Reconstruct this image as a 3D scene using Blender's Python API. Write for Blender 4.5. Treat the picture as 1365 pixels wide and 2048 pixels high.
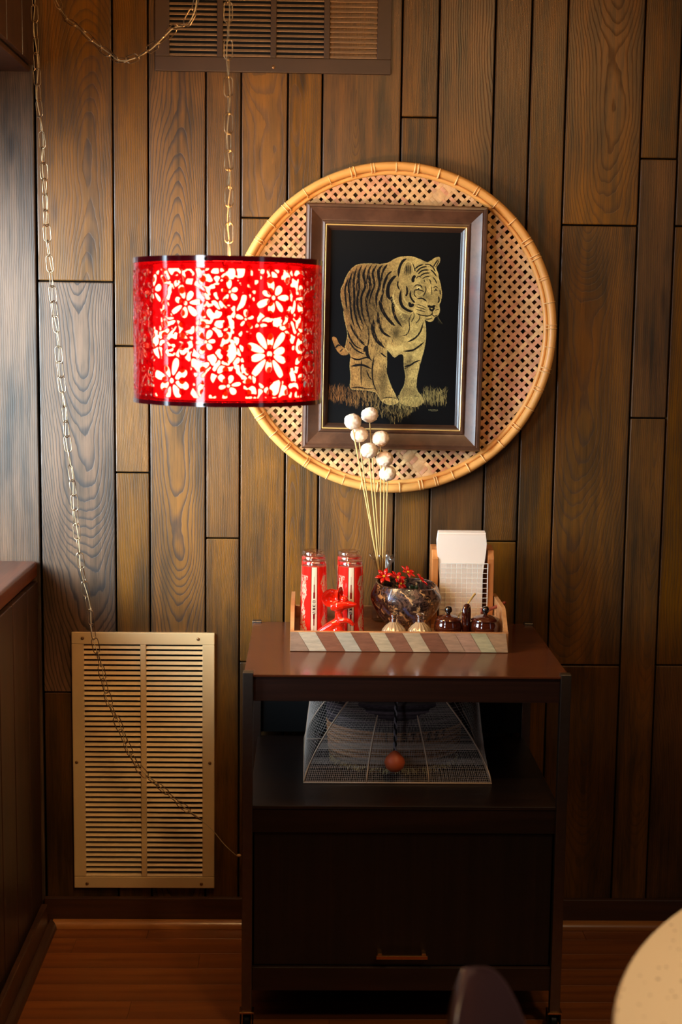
import bpy, bmesh, math, random
import numpy as np
from math import sin, cos, pi, sqrt, radians
from mathutils import Matrix, Vector
R = random.Random(7)
scene = bpy.context.scene
for o in list(bpy.data.objects): bpy.data.objects.remove(o)
COL = scene.collection

# ------------------------------------------------------------------ camera
F = 2844.0
CAM = Vector((0, -3.48, 1.53)); PITCH = radians(7.55); YAW = radians(1.35); ROLL = radians(0.75)
CM = (Matrix.Rotation(-YAW, 3, 'Z') @ Matrix.Rotation(pi/2-PITCH, 3, 'X') @ Matrix.Rotation(ROLL, 3, 'Z'))
cd = bpy.data.cameras.new('camera'); cam = bpy.data.objects.new('camera', cd); COL.objects.link(cam)
cam.matrix_world = Matrix.Translation(CAM) @ CM.to_4x4()
cd.sensor_fit = 'VERTICAL'; cd.sensor_height = 36; cd.lens = F/2048*36; cd.clip_start = .05
cd.dof.use_dof = True; cd.dof.focus_distance = 3.38; cd.dof.aperture_fstop = 3.5
scene.camera = cam
def aty(x, y, Y):
    d = CM @ Vector(((x-682.5)/F, -(y-1024)/F, -1)); return CAM + d*((Y-CAM.y)/d.y)
def atz(x, y, Z):
    d = CM @ Vector(((x-682.5)/F, -(y-1024)/F, -1)); return CAM + d*((Z-CAM.z)/d.z)

# ------------------------------------------------------------------ world, lights, exposure
w = bpy.data.worlds.new('world'); scene.world = w; w.use_nodes = True
w.node_tree.nodes['Background'].inputs[0].default_value = (1.0, .72, .45, 1)
w.node_tree.nodes['Background'].inputs[1].default_value = .012
scene.view_settings.view_transform = 'Standard'; scene.view_settings.look = 'None'
scene.view_settings.exposure = -.42; scene.view_settings.gamma = 1
try: scene.view_settings.use_curve_mapping = False
except Exception: pass
def area(name, loc, target, sx, sy, power, col, spread=180):
    l = bpy.data.lights.new(name, 'AREA'); l.shape = 'RECTANGLE'; l.size = sx; l.size_y = sy
    l.energy = power; l.color = col; l.spread = radians(spread)
    o = bpy.data.objects.new(name, l); COL.objects.link(o); o.location = loc
    o.rotation_euler = (Vector(target)-Vector(loc)).to_track_quat('-Z', 'Y').to_euler()
    return o
area('window_daylight', (-1.15, -.66, 1.46), (-.42, 0, 1.30),   .8, .85, 30, (.66, .85, 1.0), 68)
area('window_daylight', (-1.3, -2.75, 1.60), (-.16, -.62, 1.50), .42, 1.1, 2.8, (.85, .92, 1.0), 36)
area('ceiling_and_fill_light', (.6, -2.0, 2.5), (.0, -.2, .7), .12, .12, 11, (1.0, .66, .30))
area('ceiling_and_fill_light', (1.0, -2.3, 2.2), (.75, -2.0, .74), .2, .2, 4.2, (1.0, .80, .56), 80)  # added fill light, unseen, to brighten the table top
area('rear_window_daylight', (2.6, -3.6, 1.75), (0, -.3, 1.2), .35, 1.4, 2.2, (.85, .85, 1.0))
def spot(name, loc, target, power, col, ang, blend, soft):
    l = bpy.data.lights.new(name, 'SPOT'); l.energy = power; l.color = col; l.spot_size = radians(ang); l.spot_blend = blend; l.shadow_soft_size = soft
    o = bpy.data.objects.new(name, l); COL.objects.link(o); o.location = loc; o.rotation_euler = (Vector(target)-Vector(loc)).to_track_quat('-Z', 'Y').to_euler()
spot('ceiling_spot_light', (1.0, -1.9, 2.5), (.22, 0, 1.42), 19, (1.0, .58, .23), 60, 1, .05)

# ------------------------------------------------------------------ materials
def s2l(c):
    return tuple(((v/255)/12.92 if v/255 <= .04045 else ((v/255+.055)/1.055)**2.4) for v in c)
class NT:
    def __init__(s, name):
        s.m = bpy.data.materials.new(name); s.m.use_nodes = True; s.t = s.m.node_tree
        s.b = s.t.nodes['Principled BSDF']; s.out = s.t.nodes['Material Output']
    def n(s, typ, **k):
        x = s.t.nodes.new(typ)
        for a, v in k.items(): setattr(x, a, v)
        return x
    def l(s, a, b): s.t.links.new(a, b)
    def put(s, sock, v):
        if hasattr(v, 'links'): s.l(v, sock)
        else: sock.default_value = v
    def math(s, op, a, b=0.0, c=0.0):
        x = s.n('ShaderNodeMath', operation=op)
        for i, v in enumerate((a, b, c)): s.put(x.inputs[i], v)
        return x.outputs[0]
    def mix(s, f, a, b, mode='MIX'):
        x = s.n('ShaderNodeMix', data_type='RGBA', blend_type=mode)
        s.put(x.inputs[0], f)
        for i, v in ((6, a), (7, b)): s.put(x.inputs[i], v if hasattr(v, 'links') else (*v[:3], 1))
        return x.outputs[2]
    def ramp(s, v, lo, hi):
        x = s.n('ShaderNodeMapRange'); s.put(x.inputs[0], v); x.inputs[1].default_value = lo; x.inputs[2].default_value = hi
        x.interpolation_type = 'SMOOTHSTEP'; return x.outputs[0]
    def noise(s, vec, scale=5, det=3, rough=.5, dist=0):
        x = s.n('ShaderNodeTexNoise'); x.inputs['Scale'].default_value = scale; x.inputs['Detail'].default_value = det
        x.inputs['Roughness'].default_value = rough; x.inputs['Distortion'].default_value = dist
        if vec is not None: s.l(vec, x.inputs['Vector'])
        return x.outputs['Fac']
    def scale(s, vec, v, add=None):
        x = s.n('ShaderNodeMapping'); s.l(vec, x.inputs[0]); x.inputs['Scale'].default_value = v
        if add is not None: s.l(add, x.inputs['Location'])
        return x.outputs[0]
    def schlick(s, f0=.04):   # reflectance of a thin clear sheet, the same from both sides
        lw = s.n('ShaderNodeLayerWeight'); lw.inputs[0].default_value = .5
        return s.math('ADD', f0, s.math('MULTIPLY', 1-f0, s.math('POWER', lw.outputs['Facing'], 5)))
    def bump(s, h, strength=.3, dist=.001):
        x = s.n('ShaderNodeBump'); x.inputs['Strength'].default_value = strength; x.inputs['Distance'].default_value = dist
        s.l(h, x.inputs['Height']); s.l(x.outputs[0], s.b.inputs['Normal'])
def plain(name, col, rough=.5, metal=0, var=.12, scale=30, bump=0, spec=.5, coat=0, lin=False, **k):
    t = NT(name); c = col if lin else s2l(col)
    tc = t.n('ShaderNodeTexCoord').outputs['Object']
    nz = t.noise(tc, scale, 4)
    t.l(t.mix(t.math('MULTIPLY', nz, 1), tuple(v*(1-var) for v in c), tuple(min(1, v*(1+var)) for v in c)), t.b.inputs['Base Color'])
    t.b.inputs['Roughness'].default_value = rough; t.b.inputs['Metallic'].default_value = metal
    t.b.inputs['Specular IOR Level'].default_value = spec; t.b.inputs['Coat Weight'].default_value = coat
    t.b.inputs['Coat Roughness'].default_value = .05
    for a, v in k.items(): t.b.inputs[a.replace('_', ' ')].default_value = v
    if bump: t.bump(nz, bump, .002)
    return t.m
def tinted(name, rough=.5, spec=.5, coat=0, grain=(60, 60, 60), var=.25, bump=.1):
    """base colour from the object's own colour, with a grain"""
    t = NT(name); oi = t.n('ShaderNodeObjectInfo'); tc = t.n('ShaderNodeTexCoord').outputs['Object']
    nz = t.noise(t.scale(tc, grain, None), 1, 5, .65)
    t.l(t.mix(t.ramp(nz, .3, .7), t.mix(1, oi.outputs['Color'], (1-var,)*3, 'MULTIPLY'), oi.outputs['Color']), t.b.inputs['Base Color'])
    t.b.inputs['Roughness'].default_value = rough; t.b.inputs['Specular IOR Level'].default_value = spec; t.b.inputs['Coat Weight'].default_value = coat
    t.bump(nz, bump, .001)
    return t.m
def vcol(name, rough=.5, coat=0, spec=.5, bumpy=0):
    t = NT(name); a = t.n('ShaderNodeAttribute', attribute_name='Col')
    t.l(a.outputs['Color'], t.b.inputs['Base Color']); t.b.inputs['Roughness'].default_value = rough
    t.b.inputs['Coat Weight'].default_value = coat; t.b.inputs['Specular IOR Level'].default_value = spec
    if bumpy: t.bump(t.noise(t.n('ShaderNodeTexCoord').outputs['Object'], 400, 3), bumpy, .001)
    return t.m
def wood_planks():
    t = NT('stained_plank_wood')
    at = lambda n: t.n('ShaderNodeAttribute', attribute_type='OBJECT', attribute_name=n).outputs['Fac']
    tc = t.n('ShaderNodeTexCoord'); ob = tc.outputs['Object']; rnd = t.n('ShaderNodeObjectInfo').outputs['Random']
    comb = t.n('ShaderNodeCombineXYZ'); t.l(t.math('MULTIPLY', rnd, 37), comb.inputs[0]); t.l(t.math('MULTIPLY', rnd, 71), comb.inputs[2])
    off = comb.outputs[0]
    sep = t.n('ShaderNodeSeparateXYZ'); t.l(ob, sep.inputs[0]); X, Z = sep.outputs[0], sep.outputs[2]
    w1 = t.math('SUBTRACT', t.noise(t.scale(ob, (7, 1, 2.2), off), 1, 3), .5)
    w2 = t.math('SUBTRACT', t.noise(t.scale(ob, (3, 1, 1.6), off), 1, 2), .5)
    w3 = t.math('SUBTRACT', t.noise(t.scale(ob, (45, 1, 16), off), 1, 2), .5)
    u = t.math('ADD', t.math('SUBTRACT', X, at('gx')), t.math('MULTIPLY', w1, .035))
    d = t.math('ADD', t.math('ADD', at('gd'), t.math('MULTIPLY', Z, at('gs'))), t.math('MULTIPLY', w2, .12))
    r = t.math('SQRT', t.math('ADD', t.math('MULTIPLY', u, u), t.math('MULTIPLY', d, d)))
    r = t.math('ADD', r, t.math('MULTIPLY', w3, .0035))
    ph = t.math('FRACT', t.math('MULTIPLY', r, at('gf')))
    late = t.math('MULTIPLY', t.ramp(ph, .50, .93), t.math('SUBTRACT', 1, t.ramp(ph, .93, 1.0)))
    fib = t.noise(t.scale(ob, (420, 1, 14), off), 1, 4, .6)
    fib2 = t.noise(t.scale(ob, (60, 1, 2.5), off), 1, 4, .6)
    blot = t.noise(t.scale(ob, (9, 1, 2.2), off), 1, 4, .55)
    base = t.mix(t.ramp(blot, .32, .68), s2l((56, 42, 27)), s2l((116, 78, 40)))
    base = t.mix(t.math('MULTIPLY', t.ramp(fib2, .35, .7), .45), base, s2l((144, 92, 42)))
    base = t.mix(t.math('MULTIPLY', late, at('gc')), base, s2l((34, 22, 14)))
    base = t.mix(t.math('MULTIPLY', t.ramp(fib, .50, .72), .5), base, s2l((30, 20, 13)))
    # smoky stain along the long edges
    g = t.n('ShaderNodeSeparateXYZ'); t.l(tc.outputs['Generated'], g.inputs[0])
    ed = t.math('ABSOLUTE', t.math('SUBTRACT', g.outputs[0], .5))
    edn = t.noise(t.scale(ob, (14, 1, 3.5), off), 1, 3)
    e = t.ramp(t.math('ADD', ed, t.math('MULTIPLY', t.math('SUBTRACT', edn, .5), .5)), .34, .60)
    base = t.mix(t.math('MULTIPLY', e, .45), base, s2l((40, 32, 25)))
    # knots
    vo = t.n('ShaderNodeTexVoronoi'); t.l(t.scale(ob, (9, 1, 2.1), off), vo.inputs['Vector']); vo.inputs['Scale'].default_value = 1
    kn = t.math('SUBTRACT', 1, t.ramp(vo.outputs['Distance'], .03, .14))
    base = t.mix(t.math('MULTIPLY', kn, .7), base, s2l((22, 14, 9)))
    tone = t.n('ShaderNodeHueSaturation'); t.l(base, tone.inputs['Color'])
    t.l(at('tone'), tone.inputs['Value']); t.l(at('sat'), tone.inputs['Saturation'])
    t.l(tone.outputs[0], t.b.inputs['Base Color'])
    t.b.inputs['Specular IOR Level'].default_value = .38
    t.l(t.math('ADD', .36, t.math('MULTIPLY', late, .2)), t.b.inputs['Roughness'])
    t.bump(t.math('ADD', t.math('MULTIPLY', late, -.6), t.math('MULTIPLY', fib, -.5)), .35, .0007)
    return t.m
def streak_wood(name, a, b, c, sc, rough=.3, coat=.2, spec=.5):
    t = NT(name); ob = t.n('ShaderNodeTexCoord').outputs['Object']
    n1 = t.noise(t.scale(ob, sc), 1, 5, .6); n2 = t.noise(t.scale(ob, tuple(v*.25 for v in sc)), 1, 3)
    col = t.mix(t.ramp(n1, .35, .68), s2l(a), s2l(b)); col = t.mix(t.math('MULTIPLY', t.ramp(n2, .45, .7), .6), col, s2l(c))
    t.l(col, t.b.inputs['Base Color']); t.b.inputs['Roughness'].default_value = rough; t.b.inputs['Coat Weight'].default_value = coat
    t.b.inputs['Coat Roughness'].default_value = .15; t.b.inputs['Specular IOR Level'].default_value = spec
    t.bump(n1, .08, .001); return t.m
M = {}
M['plank'] = wood_planks()
M['dark'] = plain('groove_shadow_board', (22, 14, 9), .8, spec=.1)
M['sillwood'] = streak_wood('varnished_red_brown_wood', (84, 38, 16), (118, 56, 24), (60, 26, 12), (90, 3, 90), .3)
M['panelwood'] = streak_wood('dark_panel_wood', (46, 25, 14), (66, 36, 20), (34, 18, 11), (60, 60, 3), .45, .05)
M['basewood'] = streak_wood('baseboard_wood', (58, 34, 22), (78, 46, 28), (44, 26, 17), (3, 60, 60), .4, .1)
M['shoewood'] = streak_wood('quarter_round_wood', (150, 92, 44), (176, 112, 56), (110, 64, 30), (4, 60, 60), .3, .3)
M['floor'] = streak_wood('floor_board_wood', (116, 60, 22), (142, 78, 30), (92, 46, 17), (2, 30, 30), .38, .1)
M['carttop'] = streak_wood('cart_top_veneer', (84, 42, 22), (106, 54, 28), (66, 32, 17), (3, 40, 40), .22, .25)
M['cartedge'] = streak_wood('cart_edge_veneer', (44, 23, 16), (60, 32, 22), (34, 17, 12), (3, 60, 160), .4, .1)
M['cartdark'] = streak_wood('cart_dark_veneer', (20, 12, 9), (32, 19, 13), (13, 8, 6), (150, 60, 2.5), .45, .05)
M['cartshelf'] = streak_wood('cart_shelf_veneer', (28, 16, 11), (42, 24, 16), (22, 12, 8), (4, 60, 60), .4, .1)
M['black'] = plain('black_board', (12, 10, 9), .6, spec=.2)
M['steel'] = plain('brushed_dark_steel', (120, 112, 104), .38, 1, .15, 80)
M['blackmetal'] = plain('black_metal', (20, 18, 18), .45, .6)
M['palegold'] = plain('pale_gold_metal', (232, 196, 120), .35, .6, .05)
M['brass'] = plain('aged_brass', (205, 150, 95), .25, 1, .1)
M['chrome'] = plain('bright_chrome', (225, 222, 218), .12, 1, .03)
M['chain'] = plain('aged_brass_chain_metal', (170, 142, 110), .3, 1, .15, 200)
M['cord'] = plain('pale_lamp_cord', (190, 165, 125), .35, 0, .1, spec=.5)
M['vent'] = plain('beige_enamel', (218, 184, 134), .42, 0, .05, 6)
M['ventdusty'] = plain('dusty_brown_enamel', (66, 42, 24), .55, 0, .2, 14)
M['slatdust'] = plain('dust_coated_slat', (170, 132, 96), .85, 0, .35, 90)
M['screw'] = plain('screw_metal', (150, 110, 72), .4, .8)
M['frame'] = streak_wood('picture_frame_wood', (74, 46, 30), (96, 62, 42), (54, 34, 23), (25, 25, 25), .36, .15)
M['framedark'] = streak_wood('picture_frame_inner_wood', (52, 32, 22), (66, 42, 28), (40, 24, 16), (25, 25, 25), .35, .2)
M['gold'] = plain('gold_fillet_paint', (225, 180, 105), .35, .35)
M['print'] = vcol('velvet_print', .6, .05, .08)
M['glaze_print'] = vcol('screen_printed_glass', .16, .5)
M['weave'] = tinted('split_bamboo_strip', .5, .35, 0, (35, 35, 35), .3, .1)
M['rim'] = plain('bamboo_rim', (224, 158, 82), .42, 0, .16, 25)
M['wrap'] = plain('cane_binding', (238, 188, 120), .5, 0, .12, 60)
M['redglaze'] = plain('orange_red_glaze', (232, 38, 14), .1, 0, .04, 20, coat=1)
M['inlay'] = tinted('weathered_inlay_wood', .5, .35, 0, (30, 50, 200), .28, .08)
M['traywood'] = streak_wood('tray_edge_wood', (176, 120, 72), (206, 152, 100), (140, 84, 50), (20, 8, 60), .45, .1)
M['oakish'] = streak_wood('honey_wood', (176, 104, 50), (204, 132, 70), (150, 82, 38), (60, 60, 4), .4, .15)
M['paper'] = plain('white_paper_napkin', (244, 226, 208), .9, 0, .02, spec=.1)
M['whitewire'] = plain('white_coated_wire', (228, 222, 210), .4, 0, .03)
M['brownglaze'] = plain('dark_brown_glaze', (74, 26, 10), .07, 0, .4, 18, coat=1)
M['blackglaze'] = plain('near_black_glaze', (26, 12, 8), .06, 0, .3, 18, coat=1)
M['clay'] = plain('bare_tan_clay', (196, 148, 92), .7)
M['pearl'] = plain('pearly_shell', (190, 160, 122), .2, .25, .18, 60, coat=.6)
M['stem'] = plain('dried_straw_stem', (216, 182, 112), .6, 0, .1, 40)
M['pom'] = plain('dried_cream_sola_ball', (250, 222, 190), .92, 0, .05, 150, .6, spec=.1)
M['petal'] = plain('red_glass_bead_petal', (216, 22, 14), .2, 0, .15, 50, coat=.6)
M['yellow'] = plain('yellow_bead', (240, 180, 40), .25)
M['leaf'] = plain('dark_green_leaf', (30, 44, 22), .4, 0, .3)
M['twig'] = plain('reddish_wood_handle', (150, 70, 52), .5, 0, .25)
M['coverwire'] = plain('off_white_cover_wire', (226, 190, 160), .6)
M['thread'] = plain('white_net_thread', (215, 195, 182), .8)
M['orangewood'] = plain('orange_wooden_bead', (206, 92, 50), .5, 0, .15, 60)
M['rope'] = plain('grey_white_rope', (150, 140, 150), .8, 0, .2, 200)
M['ropedark'] = plain('black_rope_strand', (24, 20, 22), .8)
M['basketv'] = vcol('woven_basket_fibre', .85, 0, .2, .6)
M['vinyl'] = plain('brown_violet_vinyl', (78, 56, 62), .3, 0, .12, 10, coat=.1)
M['beadred'] = plain('red_crystal_bead', (214, 40, 14), .08, 0, .1, 20, coat=.6, Transmission_Weight=.35)
M['ceiling'] = plain('cream_ceiling', (205, 190, 165), .9)
def glassy(name, tint, rough=.03, mixf=.12):
    t = NT(name); tr = t.n('ShaderNodeBsdfTransparent'); tr.inputs[0].default_value = (*tint, 1)
    gl = t.n('ShaderNodeBsdfGlossy'); gl.inputs['Roughness'].default_value = rough
    mx = t.n('ShaderNodeMixShader'); t.l(t.schlick(.04+mixf), mx.inputs[0])
    t.l(tr.outputs[0], mx.inputs[1]); t.l(gl.outputs[0], mx.inputs[2]); t.l(mx.outputs[0], t.out.inputs[0]); return t.m
M['pane'] = glassy('window_glass', (.97, .98, .98), .02, .02)
M['clearglass'] = glassy('clear_glass', (.95, .92, .89), .12, .09)
def acrylic():
    t = NT('red_acrylic'); tr = t.n('ShaderNodeBsdfTransparent'); tr.inputs[0].default_value = (.93, .05, .07, 1)
    di = t.n('ShaderNodeBsdfDiffuse'); di.inputs[0].default_value = (.62, .006, .02, 1)
    tl = t.n('ShaderNodeBsdfTranslucent'); tl.inputs[0].default_value = (.75, .01, .03, 1)
    m0 = t.n('ShaderNodeMixShader'); m0.inputs[0].default_value = .5; t.l(di.outputs[0], m0.inputs[1]); t.l(tl.outputs[0], m0.inputs[2])
    m1 = t.n('ShaderNodeMixShader'); m1.inputs[0].default_value = .16; t.l(tr.outputs[0], m1.inputs[1]); t.l(m0.outputs[0], m1.inputs[2])
    gl = t.n('ShaderNodeBsdfGlossy'); gl.inputs['Roughness'].default_value = .06
    m2 = t.n('ShaderNodeMixShader'); t.l(t.schlick(.045), m2.inputs[0]); t.l(m1.outputs[0], m2.inputs[1]); t.l(gl.outputs[0], m2.inputs[2])
    t.l(m2.outputs[0], t.out.inputs[0]); return t.m
M['acrylic'] = acrylic()
def beadmat():
    t = NT('red_crystal_bead'); tr = t.n('ShaderNodeBsdfTransparent'); tr.inputs[0].default_value = (.95, .17, .03, 1)
    t.b.inputs['Base Color'].default_value = (.62, .03, .01, 1); t.b.inputs['Roughness'].default_value = .1
    mx = t.n('ShaderNodeMixShader'); mx.inputs[0].default_value = .35; t.l(tr.outputs[0], mx.inputs[1]); t.l(t.b.outputs[0], mx.inputs[2]); t.l(mx.outputs[0], t.out.inputs[0]); return t.m
M['beadred'] = beadmat()
M['acrylicband'] = plain('dark_red_acrylic_band', (78, 6, 16), .1, 0, .05, coat=.5)
def diffuser():
    t = NT('glowing_cream_diffuser')
    t.b.inputs['Base Color'].default_value = (.9, .82, .66, 1)
    t.b.inputs['Emission Color'].default_value = (1, .80, .46, 1); t.b.inputs['Emission Strength'].default_value = 3.0
    return t.m
M['diffuser'] = diffuser()
t = NT('bulb_glow'); t.b.inputs['Emission Color'].default_value = (1, .72, .38, 1); t.b.inputs['Emission Strength'].default_value = 60; M['bulb'] = t.m
def terrazzo():
    t = NT('speckled_cream_tabletop'); ob = t.n('ShaderNodeTexCoord').outputs['Object']
    vo = t.n('ShaderNodeTexVoronoi'); vo.inputs['Scale'].default_value = 105; t.l(ob, vo.inputs['Vector'])
    sz = t.n('ShaderNodeSeparateColor'); t.l(vo.outputs['Color'], sz.inputs[0])
    sp = t.math('LESS_THAN', vo.outputs['Distance'], t.math('MULTIPLY', t.math('POWER', sz.outputs[0], 3), .30))
    col = t.mix(sp, s2l((238, 214, 180)), s2l((150, 116, 84)))
    t.l(col, t.b.inputs['Base Color']); t.b.inputs['Roughness'].default_value = .4; return t.m
M['terrazzo'] = terrazzo()
def shellmat():
    t = NT('swirled_shell_glaze'); ob = t.n('ShaderNodeTexCoord').outputs['Object']
    a = t.n('ShaderNodeAttribute', attribute_name='swirl').outputs['Fac']
    n1 = t.noise(t.scale(ob, (28, 28, 28)), 1, 4, .6); n2 = t.noise(t.scale(ob, (70, 70, 70)), 1, 4, .6, 1.5)
    s = t.math('ADD', t.math('MULTIPLY', a, 1.5), t.math('MULTIPLY', n1, 3.2)); wv = t.math('SINE', t.math('MULTIPLY', s, 3.0))
    col = t.mix(t.ramp(n2, .35, .65), s2l((38, 27, 28)), s2l((120, 88, 72)))
    col = t.mix(t.math('MULTIPLY', t.ramp(wv, .7, .95), t.ramp(n2, .45, .58)), col, s2l((226, 176, 118)))
    col = t.mix(t.math('MULTIPLY', t.ramp(wv, -.4, -.9), t.ramp(n1, .5, .7)), col, s2l((92, 110, 170)))
    t.l(col, t.b.inputs['Base Color']); t.b.inputs['Roughness'].default_value = .22; t.b.inputs['Coat Weight'].default_value = 1
    t.bump(t.math('ADD', wv, t.math('MULTIPLY', n2, 1.5)), .35, .0016); return t.m
M['shell'] = shellmat()

# ------------------------------------------------------------------ mesh helpers
class MB:
    def __init__(s): s.v = []; s.f = []
    def add(s, vs, fs, mat=None):
        b = len(s.v); s.v += [tuple(mat @ Vector(v)) if mat else tuple(v) for v in vs]; s.f += [[b+i for i in f] for f in fs]; return s
    def box(s, c, d, mat=None):
        x, y, z = c; a, b, e = (k/2 for k in d)
        return s.add([(x+i*a, y+j*b, z+k*e) for i in (-1, 1) for j in (-1, 1) for k in (-1, 1)],
                     [(0, 1, 3, 2), (4, 6, 7, 5), (0, 4, 5, 1), (2, 3, 7, 6), (0, 2, 6, 4), (1, 5, 7, 3)], mat)
    def lathe(s, prof, n=32, mat=None, cap=True):
        vs = [(r*cos(2*pi*i/n), r*sin(2*pi*i/n), z) for r, z in prof for i in range(n)]; fs = []
        for k in range(len(prof)-1):
            for i in range(n):
                j = (i+1) % n; fs.append((k*n+i, k*n+j, (k+1)*n+j, (k+1)*n+i))
        if cap: fs += [tuple(range(n-1, -1, -1)), tuple((len(prof)-1)*n+i for i in range(n))]
        return s.add(vs, fs, mat)
    def tube(s, pts, r, n=8, closed=False, mat=None, flat=1.0):
        pts = [Vector(p) for p in pts]; N = len(pts); rs = r if hasattr(r, '__len__') else [r]*N
        vs = []; up = None
        for i, p in enumerate(pts):
            a = pts[(i-1) % N] if (closed or i > 0) else p; b = pts[(i+1) % N] if (closed or i < N-1) else p
            t = (b-a).normalized()
            if up is None: up = Vector((0, 0, 1)) if abs(t.z) < .9 else Vector((0, 1, 0))
            sd = t.cross(up).normalized(); up = sd.cross(t).normalized()
            for k in range(n):
                q = 2*pi*k/n; vs.append(p + sd*(cos(q)*rs[i]) + up*(sin(q)*rs[i]*flat))
        fs = []
        for i in range(N if closed else N-1):
            for k in range(n):
                a, b = i*n+k, i*n+(k+1) % n; c, d = ((i+1) % N)*n+(k+1) % n, ((i+1) % N)*n+k; fs.append((a, b, c, d))
        if not closed: fs += [tuple(range(n-1, -1, -1)), tuple((N-1)*n+k for k in range(n))]
        return s.add(vs, fs, mat)
    def sphere(s, c, r, nu=16, nv=10, mat=None):
        r3 = r if hasattr(r, '__len__') else (r, r, r); vs = []; fs = []
        for j in range(1, nv):
            for i in range(nu):
                t, p = pi*j/nv, 2*pi*i/nu; vs.append((c[0]+r3[0]*sin(t)*cos(p), c[1]+r3[1]*sin(t)*sin(p), c[2]+r3[2]*cos(t)))
        vs += [(c[0], c[1], c[2]+r3[2]), (c[0], c[1], c[2]-r3[2])]; T = len(vs)-2
        for j in range(nv-2):
            for i in range(nu): k = (i+1) % nu; fs.append((j*nu+i, (j+1)*nu+i, (j+1)*nu+k, j*nu+k))
        for i in range(nu): k = (i+1) % nu; fs.append((T, i, k)); fs.append((T+1, (nv-2)*nu+k, (nv-2)*nu+i))
        return s.add(vs, fs, mat)
    def build(s, name, mat, parent=None, loc=(0, 0, 0), smooth=False, bevel=0, seg=2, **props):
        me = bpy.data.meshes.new(name); me.from_pydata(s.v, [], s.f); me.update()
        return place(name, me, mat, parent, loc, smooth, bevel, seg, **props)
def place(name, me, mat=None, parent=None, loc=(0, 0, 0), smooth=False, bevel=0, seg=2, **props):
    if mat is not None and not me.materials: me.materials.append(M[mat] if isinstance(mat, str) else mat)
    if smooth == 'auto': me.shade_smooth(); me.set_sharp_from_angle(angle=radians(38))
    elif smooth: me.shade_smooth()
    o = bpy.data.objects.new(name, me); COL.objects.link(o); o.location = loc
    if parent is not None: o.parent = parent
    if bevel:
        b = o.modifiers.new('bevel', 'BEVEL'); b.width = bevel; b.segments = seg; b.limit_method = 'ANGLE'
    for k, v in props.items(): o[k] = v
    return o
def tag(o, label=None, cat=None, group=None, kind=None):
    for k, v in (('label', label), ('category', cat), ('group', group), ('kind', kind)):
        if v: o[k] = v
    return o
def empty(name, loc=(0, 0, 0), **k):
    o = bpy.data.objects.new(name, None); COL.objects.link(o); o.location = loc; o.empty_display_size = .05
    return tag(o, **k)
def copy_tree(o, parent=None):
    c = o.copy(); COL.objects.link(c)
    if parent: c.parent = parent
    for ch in list(o.children): copy_tree(ch, c)
    return c

# ================================================================== SETTING
XL = -.66                    # face of the wall at the window side
ZS, ZH = .94, 2.12           # window sill and header
wb = MB().box((.4, .035, 1.3), (3.4, .03, 2.6)).build('wall_back', 'dark', kind='structure')
cols = [(-.958, -.8065, []), (-.8055, XL+.002, []), (-.656, -.473, [1.622, .607]), (-.473, -.389, [1.469, 1.161]), (-.389, -.252, []), (-.252, -.168, [1.0]),
        (-.168, -.057, [1.779, .688]), (-.057, .025, []), (.025, .213, []), (.213, .301, [2.02]), (.301, .434, [1.41]), (.434, .520, [.999]),
        (.520, .606, []), (.606, .790, [1.773, .686]), (.790, .880, [1.932, 1.309]), (.880, 1.03, [1.774, .687]), (1.03, 1.16, []),
        (1.16, 1.34, [1.2]), (1.34, 1.46, []), (1.46, 1.62, [1.6, .5]), (1.62, 1.74, []), (1.74, 1.9, [.9]), (1.9, 2.05, [])]
special = {(2, 1): dict(gx=.010, gd=.085, gs=-.11, gf=230, gc=.8, tone=.86, sat=.8), (2, 2): dict(gx=.03, gd=.07, gs=.09, gf=210, gc=.45, tone=.95),
           (4, 0): dict(gx=0, gd=-.03, gs=.11, gf=210, gc=.75, tone=.95), (1, 0): dict(gx=.3, gd=.05, gs=.0, gf=190, gc=.45, tone=.9, sat=.8),
           (13, 2): dict(gx=.02, gd=.07, gs=-.09, gf=220, gc=.4, tone=1.1), (13, 1): dict(gx=-.03, gd=.09, gs=-.09, gf=230, gc=.4, tone=.98)}
for ci, (a, b, js) in enumerate(cols):
    ys = [0.0] + sorted(js) + [2.6]
    for k in range(len(ys)-1):
        z0, z1 = ys[k]+.0018, ys[k+1]-.0018; wd = b-a-.004; th = .017; pr = R.uniform(-.0022, .0015)
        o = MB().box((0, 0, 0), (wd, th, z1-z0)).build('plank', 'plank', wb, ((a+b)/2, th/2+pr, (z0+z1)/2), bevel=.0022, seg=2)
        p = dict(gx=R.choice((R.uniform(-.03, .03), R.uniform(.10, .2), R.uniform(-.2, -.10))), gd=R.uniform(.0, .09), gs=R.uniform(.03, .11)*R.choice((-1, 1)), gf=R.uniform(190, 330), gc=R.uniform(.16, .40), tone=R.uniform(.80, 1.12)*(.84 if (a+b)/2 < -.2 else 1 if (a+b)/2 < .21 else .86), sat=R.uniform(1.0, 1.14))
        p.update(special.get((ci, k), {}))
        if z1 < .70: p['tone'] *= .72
        for q, v in p.items(): o[q] = float(v)
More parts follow.
